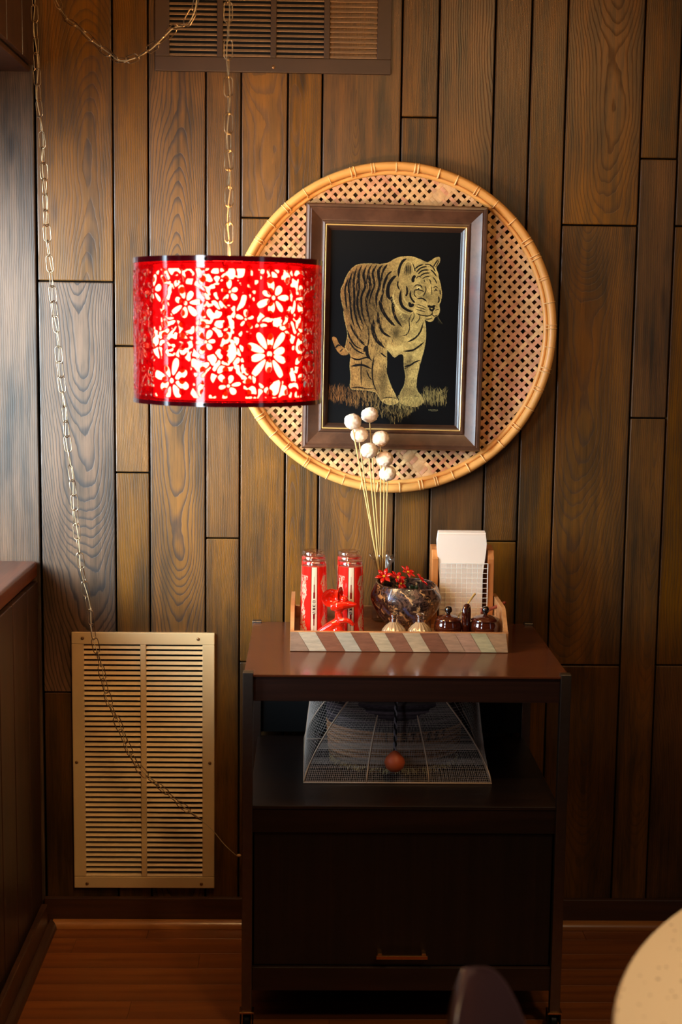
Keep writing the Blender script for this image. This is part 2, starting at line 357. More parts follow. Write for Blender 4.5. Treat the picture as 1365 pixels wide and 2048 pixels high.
# wall on the window side, with the recess of the window
wl = MB()
wl.box((XL-.15, -2.2, ZH+.24), (.288, 4.36, .48)); wl.box((XL-.15, -2.2, ZS/2-.02), (.26, 4.36, ZS-.045)); wl.box((XL-.15, -3.45, 1.53), (.288, 1.86, 1.18))
wl = wl.build('wall_left', 'dark', kind='structure')
y = -.005
while y > -3.4:
    wd = R.uniform(.12, .2)
    MB().box((0, 0, 0), (.014, wd-.006, ZS-.06)).build('plank', 'panelwood', wl, (XL-.012, y-wd/2, (ZS-.06)/2+.010), bevel=.002)
    MB().box((0, 0, 0), (.012, wd-.006, 2.6-ZH-.004)).build('plank', 'panelwood', wl, (XL-.001, y-wd/2, (2.6+ZH)/2+.002), bevel=.002)
    y -= wd
MB().box((XL-.157, -1.26, ZS-.02), (.302, 2.51, .04)).build('trim_1', 'sillwood', None, bevel=.006, seg=3, kind='structure')
MB().box((XL-.148, -1.26, ZH-.006), (.285, 2.505, .012)).build('trim_2', 'panelwood', None, bevel=.002, kind='structure')
win = MB()
xw = XL-.285
for yy in (-.03, -1.15, -2.49): win.box((xw, yy, (ZS+ZH)/2), (.03, .045, ZH-ZS-.014))
for zz in (ZS+.022, ZH-.034): win.box((xw, -1.26, zz), (.03, 2.46, .045))
win = win.build('window_1', 'sillwood', None, bevel=.003, kind='structure')
for y0_, y1_ in ((-.055, -1.125), (-1.175, -2.465)): MB().box((xw, (y0_+y1_)/2, (ZS+ZH)/2-.006), (.004, y0_-y1_, ZH-ZS-.1)).build('pane', 'pane', win)
# floor
fl = MB().box((.45, -2.4, -.03), (2.9, 5.0, .03)).build('floor', 'dark', kind='structure')
y = -.004; row = 0
while y > -4.6:
    wd = .083; x = -.98 + (R.random()*-.6); row += 1
    while x < 1.9:
        L = R.uniform(.7, 1.5) if y > -1.4 else 3.0
        x0, x1 = max(x, -.98), min(x+L, 1.9)
        if x1-x0 > .03:
            MB().box((0, 0, 0), (x1-x0-.0006, wd-.0005, .0145)).build('floor_board', 'floor', fl, ((x0+x1)/2, y-wd/2, -.00765), bevel=.0003, seg=1)
        x += L
    y -= wd
MB().box((.45, -2.4, 2.615), (2.9, 5.0, .03)).build('ceiling', 'ceiling', kind='structure')
# baseboards with quarter rounds
def qround(L, r=.019):
    pr = [(0, 0), (-r, 0)] + [(-r*cos(a*pi/12), r*sin(a*pi/12)) for a in range(1, 7)]
    n = len(pr); return [(-L/2, p, q) for p, q in pr]+[(L/2, p, q) for p, q in pr], [tuple(range(n)), tuple(range(2*n-1, n-1, -1))]+[(i, (i+1) % n+0, (i+1) % n+n, i+n)[::-1] for i in range(n)]
bb = MB().box(((XL+1.9)/2, -.0075, .038), (1.9-XL, .015, .074)).build('baseboard_back', 'basewood', bevel=.003, kind='structure')
v, f = qround(1.9-XL-.03); MB().add(v, f).build('quarter_round', 'shoewood', bb, ((XL+1.9)/2+.008, -.0155, .0005), smooth='auto')
bl = MB().box((XL+.0075, -2.2, .038), (.015, 4.3, .074)).build('baseboard_left', 'basewood', bevel=.003, kind='structure')
o = MB().add(v, f).build('quarter_round', 'basewood', bl, (XL+.0155, -.018-(1.9-XL-.03)/2, .0005), smooth='auto'); o.rotation_euler.z = pi/2; 

# ================================================================== GRILLES
def grille(root, x0, x1, z0, z1, border, panels, bar, pitch, mat, slatmat, Y=-.006, tilt=38, slat=.013):
    m = MB(); xc, zc = (x0+x1)/2, (z0+z1)/2; D = .012
    m.box((xc, Y+.003, z1-border/2), (x1-x0, D, border)); m.box((xc, Y+.003, z0+border/2), (x1-x0, D, border))
    for s in (x0+border/2, x1-border/2): m.box((s, Y+.003, zc), (border, D, z1-z0-2*border))
    iw = (x1-x0-2*border-(panels-1)*bar)/panels
    for k in range(1, panels): m.box((x0+border+k*iw+(k-.5)*bar, Y+.002, zc), (bar, D-.002, z1-z0-2*border))
    loc = Vector((xc, Y, z0)); m.v = [tuple(Vector(q)-loc) for q in m.v]
    m.build('face_plate', mat, root, bevel=.0016)
    MB().box((0, .007, (z1-z0)/2), (x1-x0-.02, .003, z1-z0-.02)).build('duct_back', 'black', root)
    a = radians(tilt); sl = MB(); h = slat/2
    c, s = cos(a), sin(a)
    # pressed louvre: lip, face
    pf = [(-s*h*.0, h*c), (-.0055, -h*c), (-.0047, -h*c-.0008), (.0012, h*c)]
    n = 4; sl.add([(-iw/2, p, q) for p, q in pf]+[(iw/2, p, q) for p, q in pf], [(0, 1, 2, 3), (7, 6, 5, 4)]+[(i, i+4, (i+1) % 4+4, (i+1) % 4) for i in range(4)])
    me = bpy.data.meshes.new('slat'); me.from_pydata(sl.v, [], sl.f)
    N = int((z1-z0-2*border)/pitch); st = (z1-z0-2*border)/N
    for k in range(panels):
        for i in range(N):
            place('slat', me, slatmat, root, (x0+border+iw/2+k*(iw+bar)-xc, .0035, border+(i+.42)*st))
g1 = empty('floor_grille', (-.4065, -.006, .099), label='large beige metal return air grille low on the plank wall', cat='grille')
grille(g1, -.584, -.229, .099, .762, .030, 2, .014, .0131, 'vent', 'vent', slat=.0085)
for sx, sz in ((-.150, .648), (.137, .648), (-.168, .33), (.166, .33), (-.145, .012), (.145, .012)):
    MB().lathe([(.0001, -.0016), (.003, -.0012), (.0042, 0), (.0042, .001)], 12, Matrix.Rotation(-pi/2, 4, 'X')).build('screw', 'screw', g1, (sx, -.0035, sz), smooth=True)
g2 = empty('wall_grille', (-.092, -.006, 2.116), label='dusty brown four-section air grille high on the plank wall', cat='grille')
grille(g2, -.371, .187, 2.116, 2.52, .034, 4, .014, .0112, 'ventdusty', 'slatdust', slat=.0070)
MB().lathe([(.0001, -.0016), (.003, -.0012), (.0042, 0), (.0042, .001)], 12, Matrix.Rotation(-pi/2, 4, 'X')).build('screw', 'screw', g2, (0, -.0035, .012), smooth=True)

# ================================================================== BASKET TRAY
BC = Vector((.2, 0, 1.517)); RB = .384
bk = empty('winnowing_basket', (BC.x, -.008, BC.z), label='large round woven bamboo winnowing basket hung flat on the plank wall', cat='basket')
def dish(r): return -.004-.028*(r/RB)**6
PT = .0166
for dr in (1, -1):
    ca, sa = cos(pi/4), sin(pi/4)*dr
    for k in range(-23, 24):
        c = (k+R.uniform(-.07, .07))*PT; Ri = .377
        if abs(c) > Ri-.01: continue
        wd = PT*R.uniform(.46, .57); wide = (dr == 1 and k in (9,)) or (dr == -1 and k in (-11,))
        if wide: wd = PT*1.55
        L = sqrt(Ri*Ri-c*c); n = int(2*L/(PT/2)); vs = []
        for i in range(n+1):
            s = -L+2*L*i/n
            wv = cos(pi*s/PT+pi*k+(0 if dr == 1 else pi))*.0011
            for e in (-1, 1):
                cc = c+e*wd/2; x = s*ca-cc*sa; z = s*sa+cc*ca; y = dish(sqrt(x*x+z*z))+wv
                vs += [(x, y-.0005, z), (x, y+.0005, z)]
        fs = []
        for i in range(n):
            q = i*4; fs += [(q, q+4, q+6, q+2), (q+1, q+3, q+7, q+5), (q, q+1, q+5, q+4), (q+2, q+6, q+7, q+3)]
        o = MB().add(vs, fs).build('strip', 'weave', bk)
        h = R.random(); cc = s2l((232-20*h, 182-24*h, 122-16*h)) if R.random() < .75 else s2l((214, 156-12*h, 112-8*h)); o.color = (*cc, 1)
rp = [(RB*cos(2*pi*i/120), -.036, RB*sin(2*pi*i/120)) for i in range(120)]
MB().tube(rp, .0105, 8, True, flat=1.2).build('rim', 'rim', bk, smooth=True)
MB().tube([((RB-.014)*cos(2*pi*i/120), -.024, (RB-.014)*sin(2*pi*i/120)) for i in range(120)], .0065, 6, True, flat=1.5).build('inner_rim', 'rim', bk, smooth=True)
a = 0.03
while a < 2*pi-.05:
    t_ = Vector((-sin(a), 0, cos(a))); c_ = Vector((RB*cos(a), -.036, RB*sin(a))); rad = Vector((cos(a), 0, sin(a)))
    m = MB(); ww = R.uniform(.0035, .006)
    for e in ((-.5, .5) if R.random() < .4 else (0,)):
        pts = []
        for q in range(14):
            g = 2*pi*q/14; pts.append(c_+t_*(e*ww*1.6)+rad*(cos(g)*.0118-.002)+Vector((0, 1, 0))*(sin(g)*.0140+.001))
        m.tube(pts, ww*.42, 6, True, flat=.5)
    m.build('binding', 'wrap', bk, smooth=True)
    a += R.uniform(.10, .17)

# ================================================================== PICTURE
def interp_poly(H, W):
    return np.zeros((H, W), bool)
def poly_mask(P, xs, ys):
    """even-odd test on a grid"""
    X, Y = np.meshgrid(xs, ys); ins = np.zeros(X.shape, bool); n = len(P)
    for i in range(n):
        x1, y1 = P[i]; x2, y2 = P[(i+1) % n]
        if y1 == y2: continue
        c = ((y1 > Y) != (y2 > Y)) & (X < (x2-x1)*(Y-y1)/(y2-y1)+x1); ins ^= c
    return ins
def smooth_pts(P, k=3, closed=True):
    P = [np.array(p, float) for p in P]; n = len(P); out = []
    for i in range(n if closed else n-1):
        p0, p1, p2, p3 = (P[(i-1) % n] if (closed or i > 0) else P[i]), P[i], P[(i+1) % n], (P[(i+2) % n] if (closed or i+2 < n) else P[min(i+1, n-1)])
        for q in range(k):
            t = q/k; out.append(.5*((2*p1)+(-p0+p2)*t+(2*p0-5*p1+4*p2-p3)*t*t+(-p0+3*p1-3*p2+p3)*t**3))
    if not closed: out.append(P[-1])
    return out
def stroke(img, xs, ys, P, w0, w1, col, op=1.0, taper=True, soft=1.3):
    P = smooth_pts(P, 5, False); dx = xs[1]-xs[0]; mw = max(w0, w1)+soft*3
    Pn = np.array(P); i0 = max(0, int((Pn[:, 0].min()-mw-xs[0])/dx)); i1 = min(len(xs), int((Pn[:, 0].max()+mw-xs[0])/dx)+2)
    dy = ys[1]-ys[0]; j0 = max(0, int((Pn[:, 1].min()-mw-ys[0])/dy)); j1 = min(len(ys), int((Pn[:, 1].max()+mw-ys[0])/dy)+2)
    if i1 <= i0 or j1 <= j0: return
    X, Y = np.meshgrid(xs[i0:i1], ys[j0:j1]); best = np.full(X.shape, -1e9); n = len(P)-1
    for k in range(n):
        a, b = Pn[k], Pn[k+1]; d = b-a; L = d@d+1e-9; t = np.clip(((X-a[0])*d[0]+(Y-a[1])*d[1])/L, 0, 1)
        g = (k+t)/n; wd = (w0+(w1-w0)*g)*(np.clip(np.sin(np.pi*np.clip(g, .02, .98))*1.6, 0, 1) if taper else 1)
        best = np.maximum(best, wd/2-np.hypot(X-a[0]-d[0]*t, Y-a[1]-d[1]*t))
    al = np.clip(best/soft+.5, 0, 1)[..., None]*op
    img[j0:j1, i0:i1] = img[j0:j1, i0:i1]*(1-al)+np.array(col)*al
def npnoise(H, W, cell, rng):
    h, w_ = int(H/cell)+3, int(W/cell)+3; g = rng.random((h, w_)); y = np.arange(H)/cell; x = np.arange(W)/cell
    yi, xi = y.astype(int), x.astype(int); fy, fx = (y-yi)[:, None], (x-xi)[None]; fy = fy*fy*(3-2*fy); fx = fx*fx*(3-2*fx)
    A = g[np.ix_(yi, xi)]; B = g[np.ix_(yi, xi+1)]; C = g[np.ix_(yi+1, xi)]; D = g[np.ix_(yi+1, xi+1)]
    return (A*(1-fx)+B*fx)*(1-fy)+(C*(1-fx)+D*fx)*fy
def lin(a):
    a = np.clip(a/255., 0, 1); return np.where(a <= .04045, a/12.92, ((a+.055)/1.055)**2.4)
def set_cols(me, arr):
    ca = me.color_attributes.new('Col', 'FLOAT_COLOR', 'POINT'); n = len(me.vertices); buf = np.ones((n, 4), np.float32); buf[:, :3] = arr.reshape(-1, 3)
    ca.data.foreach_set('color', buf.ravel())
def tiger():
    rng = np.random.default_rng(5); W, H = 470, 700
    xs = np.linspace(170, 1262, W); ys = np.linspace(105, 1745, H)   # traced frame
    img = np.zeros((H, W, 3)); img[:] = (11, 10, 10)
    X, Y = np.meshgrid(xs, ys)
    body = [(318, 1060), (330, 990), (318, 920), (300, 850), (288, 760), (270, 690), (265, 615), (285, 560), (305, 505), (335, 450), (375, 408), (430, 388), (520, 384), (600, 384), (655, 372), (700, 345), (745, 325), (790, 316), (850, 316),
            (900, 328), (950, 350), (985, 362), (1015, 345), (1050, 322), (1086, 318), (1085, 360), (1058, 405), (1075, 450), (1088, 505), (1104, 560), (1113, 620), (1108, 680), (1095, 720), (1100, 765), (1085, 805), (1060, 820), (1045, 850),
            (1010, 860), (978, 845), (986, 900), (990, 980), (985, 1060), (968, 1140), (948, 1220), (932, 1300), (922, 1380), (932, 1450), (972, 1500), (982, 1550), (930, 1585), (860, 1580), (790, 1555), (778, 1505), (792, 1460), (820, 1400),
            (826, 1320), (812, 1240), (805, 1150), (768, 1142), (730, 1168), (692, 1130), (665, 1105), (668, 1200), (667, 1290), (690, 1370), (722, 1440), (752, 1500), (772, 1555), (700, 1575), (632, 1545), (592, 1485), (560, 1465), (480, 1455),
            (400, 1450), (362, 1435), (365, 1340), (355, 1250), (358, 1160), (330, 1120), (312, 1090)]
    tail = [(200, 1018), (215, 1005), (238, 1018), (262, 1065), (300, 1095), (335, 1105), (340, 1150), (290, 1160), (250, 1130), (222, 1080)]
    mk = poly_mask(smooth_pts(body, 4), xs, ys) | poly_mask(smooth_pts(tail, 4), xs, ys)
    n1 = npnoise(H, W, 26, rng)*.6+npnoise(H, W, 9, rng)*.4; n2 = npnoise(H, W, 2.0, rng)
    fur = npnoise(H, W, 3.0, rng)
    g = np.zeros((H, W, 3)); tt = np.clip((X-250)/650, 0, 1)[..., None]
    g[:] = np.array((176, 116, 58))*(1-tt)+np.array((208, 172, 96))*tt
    shade = .66+.36*n1+.20*(n2-.5)+.18*(fur-.5)
    fl_ = np.exp(-(((X-470)/190)**2+((Y-720)/260)**2)); shade = shade*(1-.42*fl_)
    for cx_, cy_, sx_, sy_, k_ in ((815, 1340, 40, 110, .35), (860, 1180, 30, 60, .25), (640, 1400, 45, 120, .4), (740, 960, 30, 60, .45), (800, 840, 60, 50, .35), (965, 650, 80, 30, .2), (820, 430, 38, 60, .45), (500, 1320, 70, 110, .25), (900, 1480, 60, 60, .25)):
        shade = shade*(1-k_*np.exp(-(((X-cx_)/sx_)**2+((Y-cy_)/sy_)**2)))
    g = g*np.clip(shade[..., None]*.98, 0, 1.1)
    al = mk[..., None].astype(float); img = img*(1-al)+g*al
    K = (14, 11, 10); G = (214, 180, 104)
    S = lambda P, a, b=None, op=.95: stroke(img, xs, ys, P, a, b if b else a, K, op)
    L = lambda P, a, op=.8, c=G: stroke(img, xs, ys, P, a, a, c, op)
    # flank stripes, from rump to shoulder
    for P, w_ in (([(330, 500), (302, 600), (310, 700), (325, 800)], 15), ([(360, 450), (330, 570), (345, 700), (360, 830), (390, 930)], 18), ([(398, 408), (372, 520), (380, 660), (385, 790), (420, 900), (450, 960)], 20),
                  ([(440, 395), (412, 470), (415, 600), (405, 720), (430, 830), (470, 920)], 20), ([(480, 392), (452, 480), (470, 570), (440, 660), (450, 800), (500, 930)], 20), ([(520, 388), (492, 460), (512, 580), (480, 690), (500, 820), (525, 900)], 22),
                  ([(565, 388), (530, 460), (545, 560), (520, 640), (500, 740)], 20), ([(610, 390), (575, 450), (590, 560), (565, 660), (570, 760)], 24), ([(650, 385), (612, 450), (600, 540)], 18), ([(350, 470), (346, 560), (352, 640)], 10), ([(425, 420), (396, 560), (398, 620)], 9), ([(500, 430), (480, 520), (492, 600)], 9),
                  ([(545, 850), (545, 950), (580, 1030), (650, 1095)], 34), ([(580, 780), (590, 880), (630, 960), (700, 1000)], 24), ([(625, 620), (600, 720), (640, 810), (700, 880), (730, 900)], 28), ([(700, 700), (712, 780), (740, 850), (790, 912)], 24), ([(655, 470), (625, 560), (620, 640)], 22), ([(690, 440), (650, 480), (640, 540)], 14),
                  ([(320, 930), (350, 1010), (400, 1080), (470, 1110)], 14), ([(345, 880), (380, 960), (440, 1040), (490, 1080)], 14), ([(380, 930), (420, 1010), (480, 1060)], 11), ([(340, 1040), (400, 1110), (480, 1150)], 14), ([(500, 900), (510, 1000), (500, 1100)], 12), ([(470, 1130), (490, 1090), (500, 1150), (530, 1190)], 30),
                  ([(360, 1175), (420, 1195), (500, 1175), (545, 1205)], 14), ([(362, 1255), (430, 1240), (480, 1245), (545, 1275)], 20), ([(455, 1190), (450, 1300), (460, 1430)], 9), ([(500, 1290), (520, 1340), (545, 1365)], 10), ([(560, 1150), (545, 1280), (560, 1400), (600, 1480)], 12), ([(230, 1100), (255, 1075), (275, 1085)], 14), ([(270, 1130), (295, 1105)], 10), ([(612, 1130), (640, 1155), (665, 1170)], 12),
                  ([(830, 1040), (900, 1000), (945, 940), (965, 860)], 15), ([(800, 1115), (880, 1105), (940, 1065), (978, 1030)], 16), ([(808, 1245), (860, 1235), (905, 1205), (955, 1185)], 15), ([(812, 1265), (850, 1250)], 8), ([(790, 985), (830, 970), (850, 920), (845, 850), (870, 790)], 9), ([(900, 880), (930, 840), (935, 800)], 8), ([(862, 870), (885, 820), (880, 780)], 7), ([(370, 1438), (430, 1430), (500, 1440), (580, 1438)], 10), ([(635, 1520), (700, 1510), (760, 1520)], 9)):
        S(P, w_*1.15, w_*.7)
    for k in range(900):   # fine coat hairs along the body
        x0, y0 = R.uniform(270, 720), R.uniform(400, 1120); jx, jy = int((x0-xs[0])/(xs[1]-xs[0])), int((y0-ys[0])/(ys[1]-ys[0]))
        if not mk[jy, jx] or (x0 > 620 and y0 < 600): continue
        L_ = R.uniform(18, 46); stroke(img, xs, ys, [(x0, y0), (x0+R.uniform(-4, 8), y0+L_/2), (x0+R.uniform(-4, 16), y0+L_)], R.uniform(3, 7), 2, K if R.random() < .62 else (196, 140, 72), R.uniform(.2, .55))
    for k in range(420):
        x0, y0 = R.uniform(360, 960), R.uniform(1180, 1500); jx, jy = int((x0-xs[0])/(xs[1]-xs[0])), int((y0-ys[0])/(ys[1]-ys[0]))
        if mk[jy, jx]: stroke(img, xs, ys, [(x0, y0), (x0+R.uniform(-6, 6), y0+R.uniform(12, 26))], 5, 2, K, R.uniform(.15, .4))
    # head
    S([(745, 490), (750, 420), (775, 360), (810, 335)], 22); S([(860, 370), (875, 410), (885, 440)], 8); L([(775, 470), (790, 400), (815, 360), (850, 372), (870, 430), (855, 475)], 9, .5)
    for k in range(16): q = R.random(); S([(790+60*q, 380+70*R.random()), (795+55*q, 410+70*R.random())], 5, 2, .6)
    S([(1035, 400), (1050, 370), (1075, 335)], 10); S([(1050, 405), (1068, 375), (1082, 340)], 7)
    S([(690, 690), (660, 640), (665, 560), (700, 500), (730, 480)], 34, 22); S([(720, 740), (700, 700), (690, 650)], 22)
    S([(770, 590), (765, 680), (790, 740), (850, 775), (880, 770)], 30, 16); S([(840, 700), (855, 730), (880, 715)], 26); S([(815, 560), (822, 620), (810, 650)], 16); S([(850, 600), (850, 650), (875, 690), (890, 700)], 15)
    S([(870, 530), (868, 500), (885, 475)], 26); S([(745, 520), (740, 560), (760, 600)], 12)
    for P, w_ in (([(880, 420), (910, 395), (950, 380)], 12), ([(890, 450), (930, 410), (985, 395)], 12), ([(905, 465), (945, 430), (1000, 425)], 12), ([(925, 480), (960, 455), (1010, 450)], 11), ([(1000, 380), (1030, 400), (1055, 440)], 10), ([(1010, 420), (1040, 445), (1065, 480)], 11), ([(945, 500), (975, 482), (1010, 478)], 9), ([(960, 385), (990, 378), (1020, 385)], 8),
                  ([(1030, 480), (1055, 510), (1070, 540)], 8), ([(890, 500), (915, 480), (935, 490)], 8), ([(1000, 500), (1015, 520), (1018, 545)], 7), ([(960, 505), (965, 525)], 7),
                  ([(878, 570), (900, 553), (935, 560), (950, 585)], 9), ([(885, 600), (910, 592), (945, 600), (965, 610)], 9), ([(890, 585), (880, 630), (905, 660)], 8), ([(1040, 575), (1060, 562), (1078, 575)], 8), ([(1045, 600), (1062, 592), (1076, 600)], 7), ([(975, 560), (978, 600), (955, 650)], 8), ([(1020, 560), (1026, 590), (1030, 640)], 6),
                  ([(905, 670), (950, 665), (990, 690)], 12), ([(995, 725), (1030, 735), (1062, 722)], 20), ([(1010, 745), (1036, 765), (1055, 735)], 18), ([(1036, 765), (1035, 795), (1000, 812), (940, 805), (900, 790)], 9), ([(1035, 795), (1055, 812), (1085, 800)], 8), ([(900, 735), (940, 745), (985, 760)], 6), ([(895, 755), (940, 768), (985, 780)], 6), ([(905, 715), (950, 728), (990, 745)], 5), ([(1060, 765), (1080, 755), (1092, 760)], 6), ([(975, 840), (1010, 838), (1040, 828)], 8), ([(1085, 640), (1092, 680), (1080, 700)], 12), ([(1096, 590), (1102, 630)], 9)):
        S(P, w_)
    stroke(img, xs, ys, [(905, 582), (918, 578), (930, 584)], 15, 15, (226, 196, 120), 1); S([(912, 582), (922, 582)], 9); S([(1058, 584), (1066, 584)], 9)
    L([(890, 620), (925, 640), (960, 615)], 5, .7); L([(720, 590), (705, 660), (725, 720), (780, 780), (850, 805)], 14, .55); L([(790, 620), (800, 680), (840, 720)], 10, .5)
    for k in range(70):   # ruff and chest fur ticks
        q = R.random(); x0, y0 = 700+110*q+R.uniform(-10, 10), 650+190*q+R.uniform(-25, 25); L([(x0, y0), (x0-18, y0+14)], 3.5, .5)
    for k in range(60): x0, y0 = R.uniform(800, 960), R.uniform(830, 1000); L([(x0, y0), (x0+R.uniform(-6, 6), y0+30)], 3.5, .35)
    for k in range(20): x0 = 665+7*k; L([(x0, 1080+abs(10-k)*-4), (x0+4, 1130-abs(k-9.)*4+30)], 5, .6)
    for k in range(7): L([(1075, 790+k*6), (1090+k*5, 830+k*6), (1088+k*7, 880)], 2.2, .22)
    # outline rim light
    Pb = smooth_pts(body, 3)
    for i in range(0, len(Pb)-2, 1):
        if R.random() < .75: stroke(img, xs, ys, [Pb[i], Pb[i+1]], 6, 6, G, .45, False)
    # toes
    for cx_ in (655, 700, 745): L([(cx_-18, 1570), (cx_-10, 1535), (cx_+12, 1535), (cx_+20, 1570)], 5, .8)
    for cx_ in (830, 880, 930): L([(cx_-18, 1560), (cx_-8, 1510), (cx_+14, 1515), (cx_+20, 1565)], 5, .8)
    # grass
    for k in range(1150):
        q = R.random(); x0 = 180+1000*q
        lo = 1480+ (190*math.exp(-((x0-740)/190)**2)) + 60*math.exp(-((x0-350)/170)**2)
        y0 = R.uniform(1435, lo+40) if 330 < x0 < 960 else R.uniform(1430, 1530+30*R.random())
        if 360 < x0 < 590 and y0 < 1455: continue
        if 620 < x0 < 980 and y0 < 1500: continue
        h = R.uniform(14, 90); b = R.uniform(.4, 1); wm = max(0, min(1, (x0-300)/500))
        c_ = (np.array((150, 92, 44))*(1-wm)+np.array((176, 150, 84))*wm)*b
        stroke(img, xs, ys, [(x0, y0+h/2), (x0+R.uniform(-8, 8), y0), (x0+R.uniform(-18, 18), y0-h/2)], R.uniform(4, 8), 2, c_, R.uniform(.35, .9), True, 1.6)
    for k in range(7): L([(1030+k*12, 1606+R.uniform(-4, 4)), (1038+k*12, 1616)], 4, .7, (190, 176, 120))
    L([(1045, 1622), (1105, 1620)], 3, .5, (190, 176, 120))
    return lin(img), W, H
c1, c2, c3, c4 = aty(612, 408, -.06), aty(976, 412, -.06), aty(605, 893, -.06), aty(960, 905, -.06)
PW, PH = ((c2-c1).length+(c4-c3).length)/2, ((c3-c1).length+(c4-c2).length)/2
pc = (c1+c2+c3+c4)/4; rot = math.atan2((c2-c1).z+(c4-c3).z, (c2-c1).x+(c4-c3).x)
pf = empty('framed_picture', (pc.x, -.042, pc.z), label='framed gold on black velvet picture of a standing tiger, over the round basket', cat='picture')
pf.rotation_euler.y = -rot
prof = [(0, 0), (0, .026), (.003, .030), (.008, .031), (.010, .027), (.013, .028), (.036, .014), (.039, .014), (.041, .017), (.045, .018), (.047, .014), (.047, .003), (.047, 0)]
def rails(parent, name, pr, W, H, mat, t0=0):
    for sd in range(4):
        ang = sd*pi/2; A, B = (W, H) if sd % 2 == 0 else (H, W); vs = []
        for e in (-1, 1):
            for t_, h in pr: vs.append((e*(A/2-t_), -h, B/2-t_))
        n = len(pr); fs = [(i, i+1, i+1+n, i+n) for i in range(n-1)]+[(n-1, 0, n, 2*n-1), tuple(range(n-1, -1, -1)), tuple(range(n, 2*n))]
        MB().add(vs, fs, Matrix.Rotation(ang, 4, 'Y')).build(name, mat, parent, smooth='auto')
rails(pf, 'frame_rail', prof, PW, PH, 'frame')
rails(pf, 'gold_fillet', [(.047, 0), (.047, .0155), (.0485, .0165), (.0500, .0155), (.0500, 0)], PW, PH, 'gold')
rails(pf, 'inner_rail', [(.0500, 0), (.0500, .0135), (.053, .0125), (.058, .006), (.0605, .004), (.0605, 0)], PW, PH, 'framedark')
img, W, H = tiger()
iw, ih = PW-.118, PH-.118
gx, gz = np.meshgrid(np.linspace(-iw/2, iw/2, W), np.linspace(ih/2, -ih/2, H))
vs = np.stack([gx, np.full_like(gx, -.003), gz], -1).reshape(-1, 3)
idx = np.arange(W*H).reshape(H, W); fq = np.stack([idx[:-1, :-1], idx[1:, :-1], idx[1:, 1:], idx[:-1, 1:]], -1).reshape(-1, 4)
def grid_mesh(name, vs, fq):
    me = bpy.data.meshes.new(name); me.vertices.add(len(vs)); me.vertices.foreach_set('co', np.asarray(vs, np.float32).ravel())
    k = fq.shape[1]; me.loops.add(fq.size); me.loops.foreach_set('vertex_index', fq.astype(np.int32).ravel()); me.polygons.add(len(fq))
    me.polygons.foreach_set('loop_start', np.arange(0, fq.size, k, dtype=np.int32)); me.update(calc_edges=True); me.validate(); return me
me = grid_mesh('picture_print', vs, fq); set_cols(me, img)
place('picture_print', me, 'print', pf, label='black velvet print of a gold tiger in grass')
MB().box((0, .0005, 0), (PW-.02, .003, PH-.02)).build('backing', 'black', pf)

